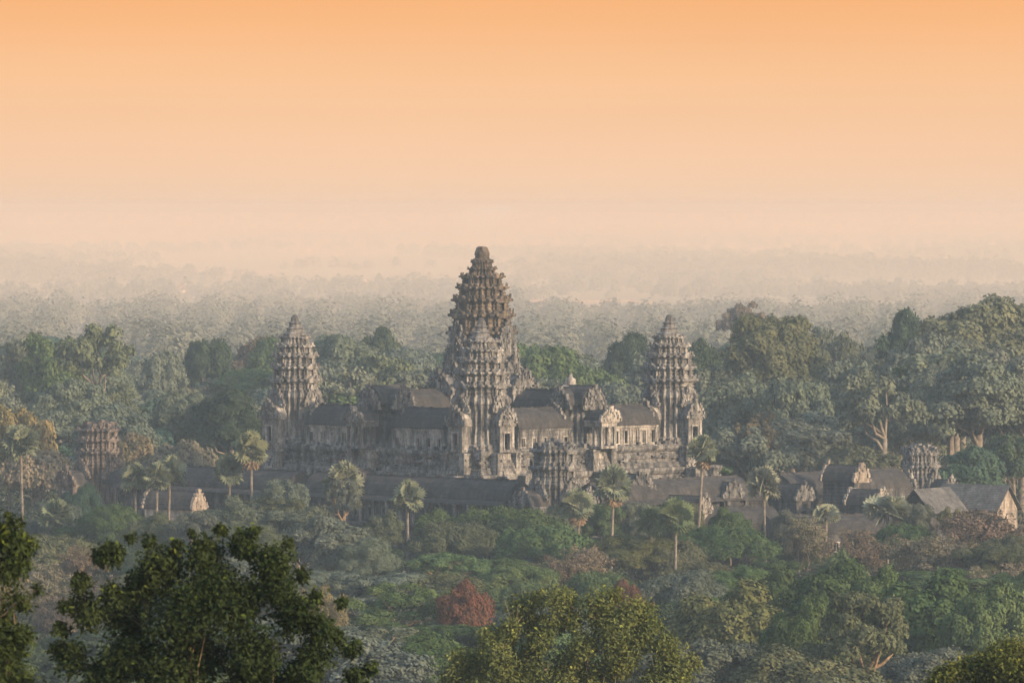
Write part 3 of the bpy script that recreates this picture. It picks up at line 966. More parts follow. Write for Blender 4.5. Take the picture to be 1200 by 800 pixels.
def make_lobes(kind, rng):
    """returns centers, radii, H, D, trunk_top"""
    c, r = [], []
    if kind == "round":
        H, D, zc, rz, n = 20, 15, 13.2, 6.6, 46
    elif kind == "tall":
        H, D, zc, rz, n = 30, 15, 19.5, 10.3, 60
    elif kind == "open":
        H, D, zc, rz, n = 24, 17, 18.0, 6.0, 26
    elif kind == "giant":
        H, D, zc, rz, n = 40, 26, 27, 13, 105
    elif kind == "umbrella":
        H, D, zc, rz, n = 13, 20, 8.2, 4.6, 60
    elif kind == "bushy":
        H, D, zc, rz, n = 9, 11, 3.8, 4.9, 34
    if kind == "layered":
        H, D, zc, rz, n = 18, 17, 12.5, 5.2, 44
    k = 0
    off = Vector(rng.uniform(-20, 20, 3))
    n = int(n * 1.5)
    while len(c) < n:
        d = unit(rng.normal(size=(1, 3)))[0]
        if kind == "umbrella":
            if d[2] < 0.05: continue
        elif d[2] < -0.45: continue
        f = rng.uniform(0.45, 0.86) if kind != "umbrella" else rng.uniform(0.72, 0.88)
        w = 1.0
        if kind == "tall":
            w = 0.78 + 0.3 * math.sin(3.1 * d[2] + k)
        if kind == "giant":
            w = 0.85 + 0.2 * math.sin(2.2 * d[2] + 3 * d[0])
        lr = rng.uniform(0.085, 0.165) * D * (0.85 if kind in ("umbrella", "giant") else 1)
        if kind == "open": lr *= 0.72
        if kind == "layered":
            d[2] = (round((d[2] * .5 + .5) * 3) / 3) * 2 - 1 + rng.uniform(-.06, .06)
            f = rng.uniform(.3, .95)
        w *= 1 + 0.34 * noise.noise(Vector(d) * 1.6 + off)
        p = np.array([d[0] * D / 2 * f * w, d[1] * D / 2 * f * w, zc + d[2] * rz * f * (w if kind != "umbrella" else 1)])
        c.append(p); r.append(lr)
        k += 1
    return np.array(c), np.array(r), H, D, zc


def tree_mesh(kind, seed, size, density, limb_n, bark):
    rng = np.random.default_rng(seed)
    rnd = random.Random(seed)
    if kind == "bare":
        H, D, zc = 11, 11, 6
        mb = MB()
        tips = []

        def grow(p, d, L, r, depth):
            pts, rad = [p], [r]
            for i in range(3):
                d = (d + Vector((rnd.uniform(-.3, .3), rnd.uniform(-.3, .3), rnd.uniform(-.05, .25)))).normalized()
                p = p + d * L / 3
                pts.append(p); rad.append(r * (1 - .2 * (i + 1)))
            mb.tube(pts, rad, 4)
            if depth == 0:
                tips.append(p); return
            for k in range(4 if depth > 1 else 5):
                a = rnd.uniform(0, 6.28)
                nd = (d + Vector((math.cos(a), math.sin(a), .15)) * rnd.uniform(.6, 1.0)).normalized()
                grow(pts[rnd.choice((2, 3))], nd, L * rnd.uniform(.55, .8), rad[-1] * .62, depth - 1)
        for k in range(4):
            a = k * 1.57 + rnd.random()
            grow(Vector((0, 0, 0)), Vector((math.cos(a) * .5, math.sin(a) * .5, 1)).normalized(), 4.6, .24, 3)
        tr = mb.mesh("trunk", bark)
        cs = np.array([tuple(t) for t in tips])
        v = cards(cs, np.full(len(cs), .8), .16, size, rng)
        return np_mesh("crown", v, len(v) // 4, 4, [LEAF]), tr, float(cs[:, 2].max() + .3), float((np.abs(cs[:, :2])).max() * 2)
    c, r, H, D, zc = make_lobes(kind, rng)
    v = cards(c, r, density, size * rnd.uniform(.75, 1.12), rng, squash=.42 if kind == 'layered' else .85, aspect=rnd.uniform(.45, .8))
    cr = np_mesh("crown", v, len(v) // 4, 4, [LEAF])
    mb = MB()
    tz = zc * (0.62 if kind == "umbrella" else 0.78)
    R = 0.022 * H + 0.12
    lean = Vector((rnd.uniform(-.8, .8), rnd.uniform(-.8, .8), 0))
    pts = [Vector((0, 0, -2)), Vector((0, 0, 0)), lean * .3 + Vector((0, 0, tz * .35)), lean * .7 + Vector((0, 0, tz * .7)), lean + Vector((0, 0, tz))]
    mb.tube(pts, [R * 1.35, R * 1.2, R, R * .85, R * .7], 7)
    order = list(range(len(c))); rnd.shuffle(order)
    pool = [(pts[4], R * .7), (pts[3].lerp(pts[4], .5), R * .78)]
    for n_, i in enumerate(order[:limb_n]):
        q = Vector(c[i])
        ok = [t for t in pool if t[0].z < q.z] or pool[:1]
        st, sr = min(ok, key=lambda t: (t[0] - q).length) if n_ > 4 else ok[rnd.randrange(min(2, len(ok)))]
        ln = (q - st).length
        j = lambda k: Vector((rnd.uniform(-1, 1), rnd.uniform(-1, 1), rnd.uniform(-.8, .5))) * ln * k
        path = [st, st.lerp(q, .3) + j(.10), st.lerp(q, .6) + j(.12), q]
        r0 = min(sr * .8, R * .48)
        rad = [r0, r0 * .8, r0 * .6, r0 * .3]
        mb.tube(path, rad, 5)
        pool += list(zip(path[1:], rad[1:]))
    zmax = float(v[:, 2].max())
    dm = float(np.percentile(np.abs(v[:, 0]), 99) + np.percentile(np.abs(v[:, 1]), 99))
    return cr, mb.mesh("trunk", bark, smooth=True), zmax, dm


PROTO = {}


def proto(key, kind, seed, size, density, limb_n, bark):
    PROTO.setdefault(key, []).append(tree_mesh(kind, seed, size, density, limb_n, bark))


for s in range(4): proto("b_round", "round", 100 + s, .40, .95, 10, BARK)
for s in range(3): proto("b_tall", "tall", 120 + s, .50, .9, 16, BARK)
for s in range(3): proto("b_open", "open", 130 + s, .42, .8, 26, BARK)
for s in range(3): proto("b_giant", "giant", 140 + s, .44, .9, 26, BARK)
for s in range(1): proto("b_umbrella", "umbrella", 150 + s, .34, .9, 18, BARK)
for s in range(4): proto("f_round", "round", 200 + s, .22, .95, 14, BARK)
for s in range(2): proto("b_layered", "layered", 160 + s, .44, 1.0, 24, BARK)
for s in range(3): proto("f_layered", "layered", 260 + s, .21, 1.0, 26, BARK)
for s in range(3): proto("f_open", "open", 220 + s, .22, .85, 26, TANBARK)
for s in range(2): proto("f_umbrella", "umbrella", 230 + s, .26, .95, 20, DBARK)
for s in range(3): proto("f_bushy", "bushy", 240 + s, .21, .95, 8, DBARK)
for s in range(3): proto("f_bare", "bare", 250 + s, .17, .1, 0, BARK)

COLS = {
    "dark green": (0.033, 0.050, 0.030), "mid green": (0.053, 0.082, 0.034), "bright green": (0.064, 0.098, 0.038), "olive green": (0.077, 0.086, 0.049),
    "grey-green": (0.088, 0.104, 0.078), "yellow-green": (0.082, 0.096, 0.040), "brownish": (0.094, 0.078, 0.054), "tan": (0.122, 0.110, 0.072),
    "rust-red": (0.122, 0.064, 0.044), "golden": (0.150, 0.130, 0.055), "bluish green": (0.040, 0.070, 0.052),
}
FORM = {"round": "round-crowned tree", "tall": "tall tree", "open": "open-branched tree", "giant": "giant spreading tree", "umbrella": "flat-domed tree", "layered": "tree with layered branches", "bushy": "bushy tree", "bare": "twiggy tree"}
TREES = []


def place_tree(px, ytop, Y, wpx, key, col, rnd, group, zmin=None):
    protos = PROTO[key]
    cr, tr, H, D = protos[rnd.randrange(len(protos))]
    p = P(px, ytop, Y)
    g = terrain(p.x, Y)
    h = max(p.z - g, 2.5)
    sz = h / H
    sxy = wpx * Y / F / D
    sxy = min(max(sxy, sz * .55), sz * 1.7)
    root = bpy.data.objects.new("broadleaf_tree" if not key.endswith("bare") else "bare_tree", None)
    root.location = (p.x, Y, g)
    root.rotation_euler = (0, 0, rnd.uniform(0, 6.28))
    root.scale = (sxy, sxy * rnd.uniform(.9, 1.1), sz)
    COL.objects.link(root)
    base = COLS[col]
    j = rnd.uniform(.85, 1.18) * (.85 if Y < 1250 else 1.0)
    for nm, me in (("trunk", tr), ("crown", cr)):
        o = bpy.data.objects.new(nm, me)
        o.parent = root
        COL.objects.link(o)
        if nm == "crown":
            o.color = (base[0] * j * rnd.uniform(.92, 1.08), base[1] * j, base[2] * j * rnd.uniform(.9, 1.1), 1)
    root["category"] = "tree"
    root["group"] = group
    TREES.append((px, ytop, Y, key.split("_")[1], col, root))
    return root


def lerp_line(pts, x):
    return float(np.interp(x, [p[0] for p in pts], [p[1] for p in pts]))


SKYLINE = [(-40, 390), (0, 392), (50, 386), (80, 380), (110, 377), (150, 402), (200, 410), (240, 396), (270, 407), (300, 397), (330, 391), (390, 389), (440, 381), (470, 402), (520, 396), (610, 400),
           (650, 412), (690, 417), (730, 388), (780, 396), (830, 396), (860, 386), (900, 367), (940, 376), (970, 392), (1000, 395), (1030, 382), (1055, 362), (1080, 378), (1110, 354), (1150, 347), (1200, 350), (1240, 352)]
GBK = "forest trees behind the temple"
GFR = "trees in front of the temple"
rnd = random.Random(77)
BACKCOL = ["grey-green", "mid green", "olive green", "dark green", "grey-green", "bluish green", "grey-green"]
# hero trees of the skyline and the forest edge, as the photograph shows them
for px, yt, Y, w, key, col in [
    (112, 377, 1640, 95, "b_open", "olive green"), (60, 388, 1700, 80, "b_round", "mid green"), (15, 393, 1720, 80, "b_round", "grey-green"), (245, 394, 1800, 50, "b_round", "dark green"), (190, 408, 1780, 60, "b_round", "grey-green"),
    (395, 389, 1720, 95, "b_giant", "grey-green"), (302, 392, 1900, 60, "b_round", "brownish"), (445, 380, 1900, 52, "b_round", "dark green"), (320, 392, 1850, 60, "b_round", "mid green"), (410, 425, 1560, 90, "b_open", "grey-green"),
    (640, 402, 1620, 95, "b_round", "mid green"), (612, 399, 1700, 50, "b_round", "mid green"), (737, 386, 1750, 60, "b_round", "dark green"), (690, 428, 1560, 80, "b_round", "mid green"),
    (570, 405, 1800, 70, "b_round", "grey-green"), (665, 412, 1850, 75, "b_round", "olive green"), (700, 418, 1800, 75, "b_round", "grey-green"), (640, 440, 1500, 80, "b_round", "grey-green"), (725, 445, 1480, 80, "b_round", "grey-green"), (660, 455, 1440, 80, "b_round", "mid green"), (480, 405, 1850, 75, "b_round", "grey-green"), (500, 425, 1600, 80, "b_round", "grey-green"),
    (455, 412, 1650, 80, "b_round", "olive green"), (370, 425, 1560, 70, "b_round", "grey-green"), (770, 410, 1700, 70, "b_round", "grey-green"), (840, 425, 1560, 80, "b_round", "grey-green"), (420, 400, 1850, 70, "b_round", "grey-green"),
    (825, 395, 1640, 52, "b_round", "dark green"), (905, 365, 1560, 105, "b_giant", "olive green"), (870, 352, 2300, 62, "b_open", "brownish"), (965, 380, 1800, 60, "b_open", "grey-green"), (990, 384, 1750, 45, "b_open", "olive green"),
    (1062, 358, 1600, 56, "b_tall", "dark green"), (1150, 343, 1540, 140, "b_giant", "olive green"), (1205, 348, 1580, 110, "b_giant", "olive green"), (1085, 385, 1500, 100, "b_giant", "grey-green"), (1110, 425, 1440, 90, "b_giant", "grey-green"),
    (1035, 432, 1380, 105, "b_open", "grey-green"), (1175, 440, 1440, 100, "b_round", "dark green"), (935, 440, 1450, 90, "b_round", "grey-green"), (870, 435, 1470, 95, "b_round", "grey-green"), (885, 480, 1390, 60, "b_open", "brownish"),
    (1000, 420, 1530, 90, "b_round", "grey-green"), (940, 405, 1580, 80, "b_giant", "olive green"),
    (1140, 520, 1345, 80, "b_bushy" if "b_bushy" in PROTO else "b_round", "bluish green"), (1190, 505, 1360, 70, "b_round", "dark green"),
    (215, 514, 1360, 78, "b_umbrella", "tan"), (155, 505, 1375, 65, "b_round", "tan"), (45, 525, 1370, 95, "b_umbrella", "tan"), (12, 470, 1385, 60, "b_round", "golden"), (40, 490, 1378, 55, "b_round", "golden"), (140, 470, 1420, 90, "b_round", "grey-green"),
    (215, 455, 1450, 80, "b_giant", "grey-green"), (270, 455, 1440, 85, "b_giant", "dark green"), (80, 440, 1480, 90, "b_giant", "grey-green"),
]:
    place_tree(px, yt, Y, w, key, col, rnd, GBK)
ROWS = [(1400, 108), (1455, 84), (1530, 60), (1620, 42), (1740, 27), (1880, 15), (2060, 6), (2300, 0)]
for ri, (Y, off) in enumerate(ROWS):
    px = -30 + rnd.uniform(0, 40)
    while px < 1235:
        if not (ri < 3 and (330 < px < 380 or 480 < px < 615 or 755 < px < 810)) and not (ri < 2 and 330 < px < 800) and not (Y > 1900 and 540 < px < 590):
            k = .5 if px > 1010 else 1.0
            yt = lerp_line(SKYLINE, px) + off * k + rnd.uniform(6, 26)
            zt = HC - (yt - HY) * Y / F
            key = rnd.choice(["b_round", "b_round", "b_tall", "b_open", "b_layered", "b_giant"] if zt < 36 else ["b_tall", "b_giant", "b_giant"])
            w = {"b_layered": 18, "b_round": 17, "b_tall": 17, "b_open": 17, "b_giant": 23}[key] * rnd.uniform(.85, 1.2) * F / Y
            place_tree(px, yt, Y + rnd.uniform(-25, 25), w, key, rnd.choice(BACKCOL), rnd, GBK)
        px += rnd.uniform(46, 74) * 1500 / Y

FRONT = [(-30, 603), (0, 603), (60, 596), (95, 572), (150, 588), (200, 602), (240, 588), (290, 574), (330, 562), (390, 575), (430, 598), (470, 605), (530, 597), (580, 587), (640, 596), (700, 601), (760, 600), (830, 603),
         (880, 602), (940, 607), (1000, 602), (1060, 606), (1120, 612), (1200, 600), (1240, 600)]
for px, yt, Y, w, key, col in [
    (92, 563, 1215, 60, "f_round", "bluish green"), (60, 585, 1200, 60, "f_round", "grey-green"), (130, 588, 1180, 70, "f_round", "mid green"), (175, 598, 1160, 70, "f_round", "olive green"), (228, 596, 1150, 70, "f_open", "grey-green"),
    (285, 578, 1175, 75, "f_round", "grey-green"), (330, 560, 1190, 65, "f_open", "grey-green"), (350, 590, 1130, 95, "f_round", "grey-green"), (400, 560, 1195, 55, "f_open", "grey-green"), (385, 600, 1100, 100, "f_round", "grey-green"), (290, 612, 1090, 95, "f_round", "olive green"),
    (655, 590, 1196, 48, "f_round", "grey-green"), (704, 588, 1200, 50, "f_round", "mid green"), (748, 587, 1202, 55, "f_round", "grey-green"), (800, 586, 1200, 50, "f_round", "olive green"), (855, 592, 1200, 50, "f_round", "mid green"),
    (930, 594, 1200, 52, "f_round", "grey-green"), (1072, 588, 1205, 46, "f_round", "grey-green"), (1118, 592, 1205, 44, "f_open", "olive green"), (450, 596, 1196, 50, "f_round", "olive green"), (510, 594, 1198, 55, "f_round", "mid green"),
    (430, 625, 1090, 70, "f_round", "grey-green"), (590, 590, 1195, 130, "f_umbrella", "mid green"), (530, 607, 1170, 100, "f_umbrella", "olive green"), (640, 612, 1150, 110, "f_umbrella", "mid green"),
    (690, 640, 1100, 85, "f_bare", "tan"), (660, 652, 1080, 60, "f_bare", "brownish"), (850, 612, 1160, 130, "f_umbrella", "mid green"), (770, 628, 1130, 100, "f_umbrella", "olive green"),
    (940, 608, 1170, 80, "f_bare", "tan"), (1010, 622, 1150, 100, "f_bare", "brownish"), (1140, 598, 1180, 120, "f_bare", "brownish"), (1090, 628, 1120, 100, "f_bare", "tan"), (1180, 625, 1120, 90, "f_round", "olive green"), (1060, 610, 1180, 80, "f_umbrella", "mid green"), (985, 640, 1090, 60, "f_bushy", "bright green"),
    (546, 678, 890, 66, "f_round", "rust-red"), (735, 674, 930, 50, "f_round", "rust-red"), (757, 702, 905, 26, "f_bushy", "rust-red"), (470, 682, 900, 155, "f_open", "bright green"), (530, 690, 930, 90, "f_open", "grey-green"), (375, 688, 950, 70, "f_bare", "golden"),
    (855, 676, 800, 150, "f_round", "yellow-green"), (800, 700, 830, 90, "f_round", "dark green"), (980, 652, 860, 130, "f_round", "mid green"), (1090, 662, 800, 140, "f_round", "mid green"), (1160, 680, 780, 120, "f_round", "bright green"), (940, 690, 760, 120, "f_round", "mid green"),
    (1010, 690, 740, 130, "f_open", "olive green"), (1030, 660, 840, 90, "f_round", "bright green"), (900, 660, 880, 100, "f_round", "mid green"), (610, 660, 1010, 90, "f_round", "bright green"), (700, 665, 1000, 90, "f_umbrella", "mid green"),
    (95, 640, 1080, 60, "f_bare", "brownish"), (50, 660, 1040, 90, "f_bare", "tan"), (110, 690, 980, 70, "f_bare", "golden"), (70, 700, 960, 70, "f_bare", "brownish"),
]:
    place_tree(px, yt, Y, w, key, col, rnd, GFR)
HEROES = [t[:3] for t in TREES if t[2] < 1250]
FRONTCOL = ["mid green", "olive green", "grey-green", "mid green", "dark green", "bright green", "yellow-green"]
for Y, off in [(1195, 2), (1130, 16), (1060, 32), (990, 52), (910, 76), (830, 104), (750, 132)]:
    px = -25 + rnd.uniform(0, 40)
    while px < 1230:
        yt = lerp_line(FRONT, px) + off + rnd.uniform(4, 18)
        key = rnd.choice(["f_round", "f_round", "f_umbrella", "f_layered", "f_bushy", "f_open"]) if Y > 1000 else rnd.choice(["f_round", "f_round", "f_layered", "f_open"])
        col = rnd.choice(FRONTCOL)
        if 560 < px < 900 and 1040 < Y and rnd.random() < .6: key, col = "f_umbrella", rnd.choice(["mid green", "olive green", "dark green"])
        if 920 < px and Y > 1040 and rnd.random() < .45: key, col = "f_bare", rnd.choice(["brownish", "tan"])
        if px < 140 and 930 < Y < 1100: key, col = "f_bare", rnd.choice(["brownish", "tan", "golden"])
        if 250 < px < 470 and rnd.random() < .6: col = "grey-green"
        for hx, hy, hY in HEROES:
            if hY > Y and abs(hx - px) < 70 * 1000 / Y and yt < hy + 34:
                yt = hy + 34 + rnd.uniform(0, 10)
        if HC - (yt - HY) * Y / F < terrain((px - 600) * Y / F, Y) + 5:
            px += 40
            continue
        w = {"f_layered": 17, "f_round": 16, "f_umbrella": 19, "f_bushy": 14, "f_open": 16, "f_bare": 13}[key] * rnd.uniform(.85, 1.25) * F / Y
        place_tree(px, yt, Y + rnd.uniform(-22, 22), w, key, col, rnd, GFR)
        px += rnd.uniform(62, 100) * 1050 / Y

# ------------------------------------------------------------------ sugar palms
def fan_palm_mesh(seed, R, n, flat=0.0):
    rnd = random.Random(seed)
    mb = MB()
    for i in range(n):
        a = rnd.uniform(0, 6.283)
        el = math.radians(rnd.uniform(-48, 88))
        d = Vector((math.cos(a) * math.cos(el), math.sin(a) * math.cos(el), math.sin(el) * (1 - flat)))
        st = d * R * .1
        hub = d * R * rnd.uniform(.42, .58)
        mb.tube([st, hub], [.07, .05], 3)
        nr = (d * .5 + Vector((rnd.uniform(-.5, .5), rnd.uniform(-.5, .5), rnd.uniform(.0, .8)))).normalized()
        sd = d.cross(nr)
        if sd.length < .05: continue
        sd.normalize()
        fr = R * rnd.uniform(.40, .52)
        k = 22
        v = [hub]
        droop = rnd.uniform(.05, .35)
        for q in range(k + 1):
            t = math.radians(-125 + 250 * q / k)
            rr = fr * (1.0 if q % 2 == 0 else .62)
            dirv = d * math.cos(t) + sd * math.sin(t)
            fold = nr * (.10 * fr if q % 2 else 0)
            v.append(hub + dirv * rr + fold - Vector((0, 0, droop * rr * .6)))
        mb.add(v, [(0, q + 1, q + 2) for q in range(k)])
    return mb.mesh("crown", LEAF)


PALMS = [fan_palm_mesh(300 + i, 3.1, 46) for i in range(5)]
LOWPALM = [fan_palm_mesh(310 + i, 3.0, 40, .25) for i in range(2)]


def palm(label, px, py, Y, dpx, base_px=None, dead=False, col=(0.115, 0.132, 0.09), i=0, low=False, trunk_top=1.0):
    c = P(px, py, Y)
    bx = ((base_px if base_px is not None else px) - 600) * Y / F
    bx += (random.Random(px).uniform(-1.3, 1.3) if base_px is None and not low else 0)
    g = terrain(bx, Y)
    root = thing("sugar_palm" if not low else "fan_palm", label, "palm", (bx, Y, g), 0, "sugar palms around the temple")
    r = random.Random(int(px * 7 + i))
    o = bpy.data.objects.new("crown", (LOWPALM if low else PALMS)[r.randrange(2 if low else 5)])
    o.parent = root; o.location = (c.x - bx, 0, c.z - g); s = dpx * 1.25 * Y / F / 6.0
    o.scale = (s, s, s * (1.0 if not low else .85)); o.rotation_euler = (0, 0, r.uniform(0, 6))
    o.color = (*col, 1); COL.objects.link(o)
    tb = MB()
    h = c.z - g
    dx = c.x - bx
    tb.tube([(dx * t, .15 * math.sin(3 * t), -.5 + (h + .5) * t) for t in (0, .2, .45, .7, .9, 1)], [.42, .34, .29, .27, .30, .25], 8)
    tb.build("trunk", BARK, root, smooth=True)
    if dead:
        db = MB()
        for k in range(16):
            a = r.uniform(0, 6.28)
            d = Vector((math.cos(a), math.sin(a), 0))
            p0 = Vector((dx, 0, h - .3)); hub = p0 + d * .9 * s + Vector((0, 0, -1.5 * s))
            db.tube([p0, hub], [.06, .04], 3)
            sd = d.cross(Vector((0, 0, 1)))
            v = [hub] + [hub + (Vector((0, 0, -1)) * math.cos(t) + sd * math.sin(t)) * 1.5 * s * (1 if q % 2 else .6) + d * .1 * (q % 2) for q, t in enumerate([math.radians(-80 + 160 * q / 12) for q in range(13)])]
            db.add(v, [(0, q + 1, q + 2) for q in range(12)])
        db.build("dead_fronds", DRYFROND, root)
    return root


palm("tall slim sugar palm at the left edge, before the golden trees", 24, 520, 1230, 42, 28)
palm("sugar palm under the ruined tower at left, left one beside two joined palms", 158, 560, 1225, 32)
palm("left trunk of the two close sugar palms beside the tiny glowing gable", 184, 559, 1222, 32, 183)
palm("right trunk of the two close sugar palms beside the tiny glowing gable", 199, 554, 1226, 36, 196)
palm("sugar palm without dead skirt just left of the palm with brown hanging fronds", 268, 552, 1222, 36)
palm("sugar palm with brown dead fronds hanging under its crown, before the left spired tower", 294, 526, 1218, 38, 296, True, (0.125, 0.135, 0.080))
palm("pale straggly sugar palm rising from the grey-green trees below the left gallery", 402, 566, 1205, 44, None, False, (0.12, 0.13, 0.09))
palm("solitary round-headed sugar palm on a long bare trunk below the nearest spired tower", 477, 583, 1180, 36)
palm("short round sugar palm in front of the ruined tower's right porch", 677, 592, 1175, 36, None, True)
palm("sugar palm with ragged brown fronds between the ruined tower and right spired tower", 719, 568, 1190, 40, None, True)
palm("leaning sugar palm on a curved pale trunk beside the right spired tower", 824, 528, 1195, 34, 815, True)
palm("round silvery sugar palm before the low cloister roofs at right", 895, 568, 1215, 40, None, False, (0.15, 0.155, 0.115))
palm("large-fronded sugar palm closest to the viewer, above the low domed trees", 792, 606, 1120, 42, 791, False, (0.075, 0.10, 0.052))
palm("shorter fan palm tucked against the left of the large-fronded palm", 763, 612, 1125, 34, None, False, (0.095, 0.12, 0.065))
palm("low sugar palm among bushes at left, below the slim edge palm", 66, 605, 1190, 36, None, False, (0.09, 0.11, 0.07))
palm("small silvery fan palm in front of the cloister, left of the wider silvery one", 968, 602, 1205, 34, None, False, (0.16, 0.175, 0.13), low=True)
palm("wide silvery fan palm in front of the cloister, near the dark hall's gable", 1040, 598, 1205, 56, None, False, (0.15, 0.165, 0.12), low=True)

# ------------------------------------------------------------------ near trees on the hillside
def near_tree(name, label, base, H, blobs, leaf, density, col, seed, bark, group, spread=.9, limb_r=.16):
    """blobs: (x,z,r) lobes in local metres, depth random; real leaf shapes folded on the midrib"""
    rng = np.random.default_rng(seed)
    rnd = random.Random(seed)
    root = thing(name, label, "tree", base, 0, group)
    cs, rs = [], []
    for x, z, r in blobs:
        for k in range(3):
            cs.append((x + rnd.uniform(-.35, .35) * r, rnd.uniform(-spread, spread) * r * 1.6, z + rnd.uniform(-.3, .3) * r)); rs.append(r * rnd.uniform(.55, .85))
    cs, rs = np.array(cs), np.array(rs)
    cnt = np.maximum((density * 4 * math.pi * rs ** 2 / (leaf * leaf * .5)).astype(int), 8)
    idx = np.repeat(np.arange(len(cs)), cnt)
    n = len(idx)
    d = unit(rng.normal(size=(n, 3)))
    p = cs[idx] + d * (rs[idx] * rng.uniform(.35, 1.1, n))[:, None]
    # clump the leaves on twigs: snap towards local twig centres
    tw = rng.integers(0, n, n // 9)
    near = tw[rng.integers(0, len(tw), n)]
    same = idx[near] == idx
    p = np.where(same[:, None], p[near] + rng.normal(size=(n, 3)) * leaf * .8, p)
    nr = unit(d * .35 + np.array([0, 0, .65]) + rng.normal(size=(n, 3)) * .5)
    t = unit(np.cross(nr, rng.normal(size=(n, 3))) + np.array([0, 0, -.35]))
    b = unit(np.cross(nr, t))
    s = leaf * rng.uniform(.6, 1.25, n)[:, None]
    v = np.empty((n, 2, 4, 3))
    for k, sg in enumerate((1, -1)):
        v[:, k, 0] = p
        v[:, k, 1] = p + t * s * .35 + b * sg * s * .24 + nr * s * .07
        v[:, k, 2] = p + t * s * .72 + b * sg * s * .17 + nr * s * .05
        v[:, k, 3] = p + t * s
        if sg < 0: v[:, k] = v[:, k, ::-1]
    o = bpy.data.objects.new("crown", np_mesh("crown", v.reshape(-1, 3), n * 2, 4, [LEAF]))
    o.parent = root; o.color = (*col, 1); COL.objects.link(o)
    # yellowish leaves, more towards the top, with a sunlit tone put into their colour
    sel = rng.random(n) < .05 * np.clip((p[:, 2] - p[:, 2].min()) / np.ptp(p[:, 2]), .15, 1)
    yv = v.copy()[sel]
    yv += rng.normal(size=(len(yv), 1, 1, 3)) * leaf * .5 + np.array([0, -leaf * .3, leaf * .4])
    y = bpy.data.objects.new("young_leaves", np_mesh("young_leaves", yv.reshape(-1, 3), len(yv) * 2, 4, [LEAF]))
    y.parent = root; y.color = (col[0] * 2.3, col[1] * 2.1, col[2] * 1.2, 1); COL.objects.link(y)
    mb = MB()
    R = limb_r
    fork = Vector((0, 0, H * .42))
    mb.tube([(0, 0, -3), (0, 0, 0), (.1, 0, H * .2), tuple(fork)], [R * 1.4, R * 1.2, R, R * .85], 8)
    pool = [(fork, R * .8)]
    for i, (x, z, r) in enumerate(sorted(blobs, key=lambda q: -q[2])):
        q = Vector((x, rnd.uniform(-.6, .6) * r, z))
        ok = [c for c in pool if c[0].z < q.z - .15 * r] or pool[:1]
        st, sr = min(ok, key=lambda c: (c[0] - q).length + (0 if i > 4 else (c[0] - fork).length * 3))
        ln = (q - st).length
        j = lambda k: Vector((rnd.uniform(-1, 1), rnd.uniform(-1, 1), rnd.uniform(-1, .4))) * ln * k
        path = [st, st.lerp(q, .25) + j(.08), st.lerp(q, .5) + j(.10), st.lerp(q, .75) + j(.07), q]
        r0 = min(sr * .8, R * .6)
        rad = [r0, r0 * .85, r0 * .7, r0 * .55, r0 * .35]
        mb.tube(path, rad, 6)
        pool += list(zip(path[1:], rad[1:]))
        for k in range(5):
            e2 = q + Vector((rnd.uniform(-1, 1), rnd.uniform(-1, 1), rnd.uniform(-.4, 1))) * r * .9
            m2 = path[3].lerp(e2, .5) + j(.05)
            mb.tube([path[3], m2, e2], [r0 * .4, r0 * .25, r0 * .08], 4)
    mb.build("trunk", bark, root, smooth=True)
    return root


def blob_list(spec, Y, base):
    """(px,py,rpx) rows into local metres"""
    k = Y / F
    return [((px - 600) * k - base[0], HC - (py - HY) * k - base[2], r * k) for px, py, r in spec]


GN = "near trees on the hillside"


def near(label, Y, px_base, spec, leaf, density, col, seed, bark, limb_r):
    bx = (px_base - 600) * Y / F
    base = (bx, Y, terrain(bx, Y))
    bl = blob_list(spec, Y, base)
    H = max(z for _, z, _ in bl)
    near_tree("hillside_tree", label, base, H, bl, leaf, density, col, seed, bark, GN, limb_r=limb_r)


near("big dark leafy tree filling the lower left corner, yellowish lit-coloured leaves on top", 132, 255,
     [(185, 668, 34), (130, 650, 20), (235, 652, 28), (285, 640, 22), (320, 655, 26), (100, 715, 26), (150, 720, 40), (215, 715, 42), (285, 705, 40), (340, 715, 34), (372, 735, 24), (90, 770, 22), (150, 775, 40), (220, 775, 44), (295, 770, 44), (360, 775, 34), (415, 790, 18),
      (74, 708, 12), (398, 705, 11), (176, 634, 11), (262, 622, 10), (170, 692, 34), (250, 690, 36), (320, 690, 28), (240, 640, 16), (208, 640, 14), (412, 758, 13), (96, 682, 16), (116, 650, 15), (152, 630, 8), (298, 622, 9), (338, 636, 10), (352, 672, 13), (372, 700, 12), (72, 735, 14), (68, 762, 15), (432, 782, 12), (200, 800, 44), (290, 805, 44), (120, 800, 34), (350, 805, 36), (225, 622, 7), (130, 690, 12), (390, 745, 14)],
     .115, 1.55, (0.024, 0.034, 0.013), 401, TANBARK, .11)
near("dark leafy tree cut off by the left edge of the view", 120, -25,
     [(10, 620, 26), (30, 640, 20), (5, 670, 28), (-20, 640, 40), (20, 705, 24), (-10, 730, 36), (30, 740, 20), (5, 775, 28), (45, 690, 10), (-40, 690, 50), (20, 660, 22), (15, 640, 24), (15, 750, 30), (20, 800, 30)],
     .13, .85, (0.032, 0.042, 0.014), 402, DBARK, .12)
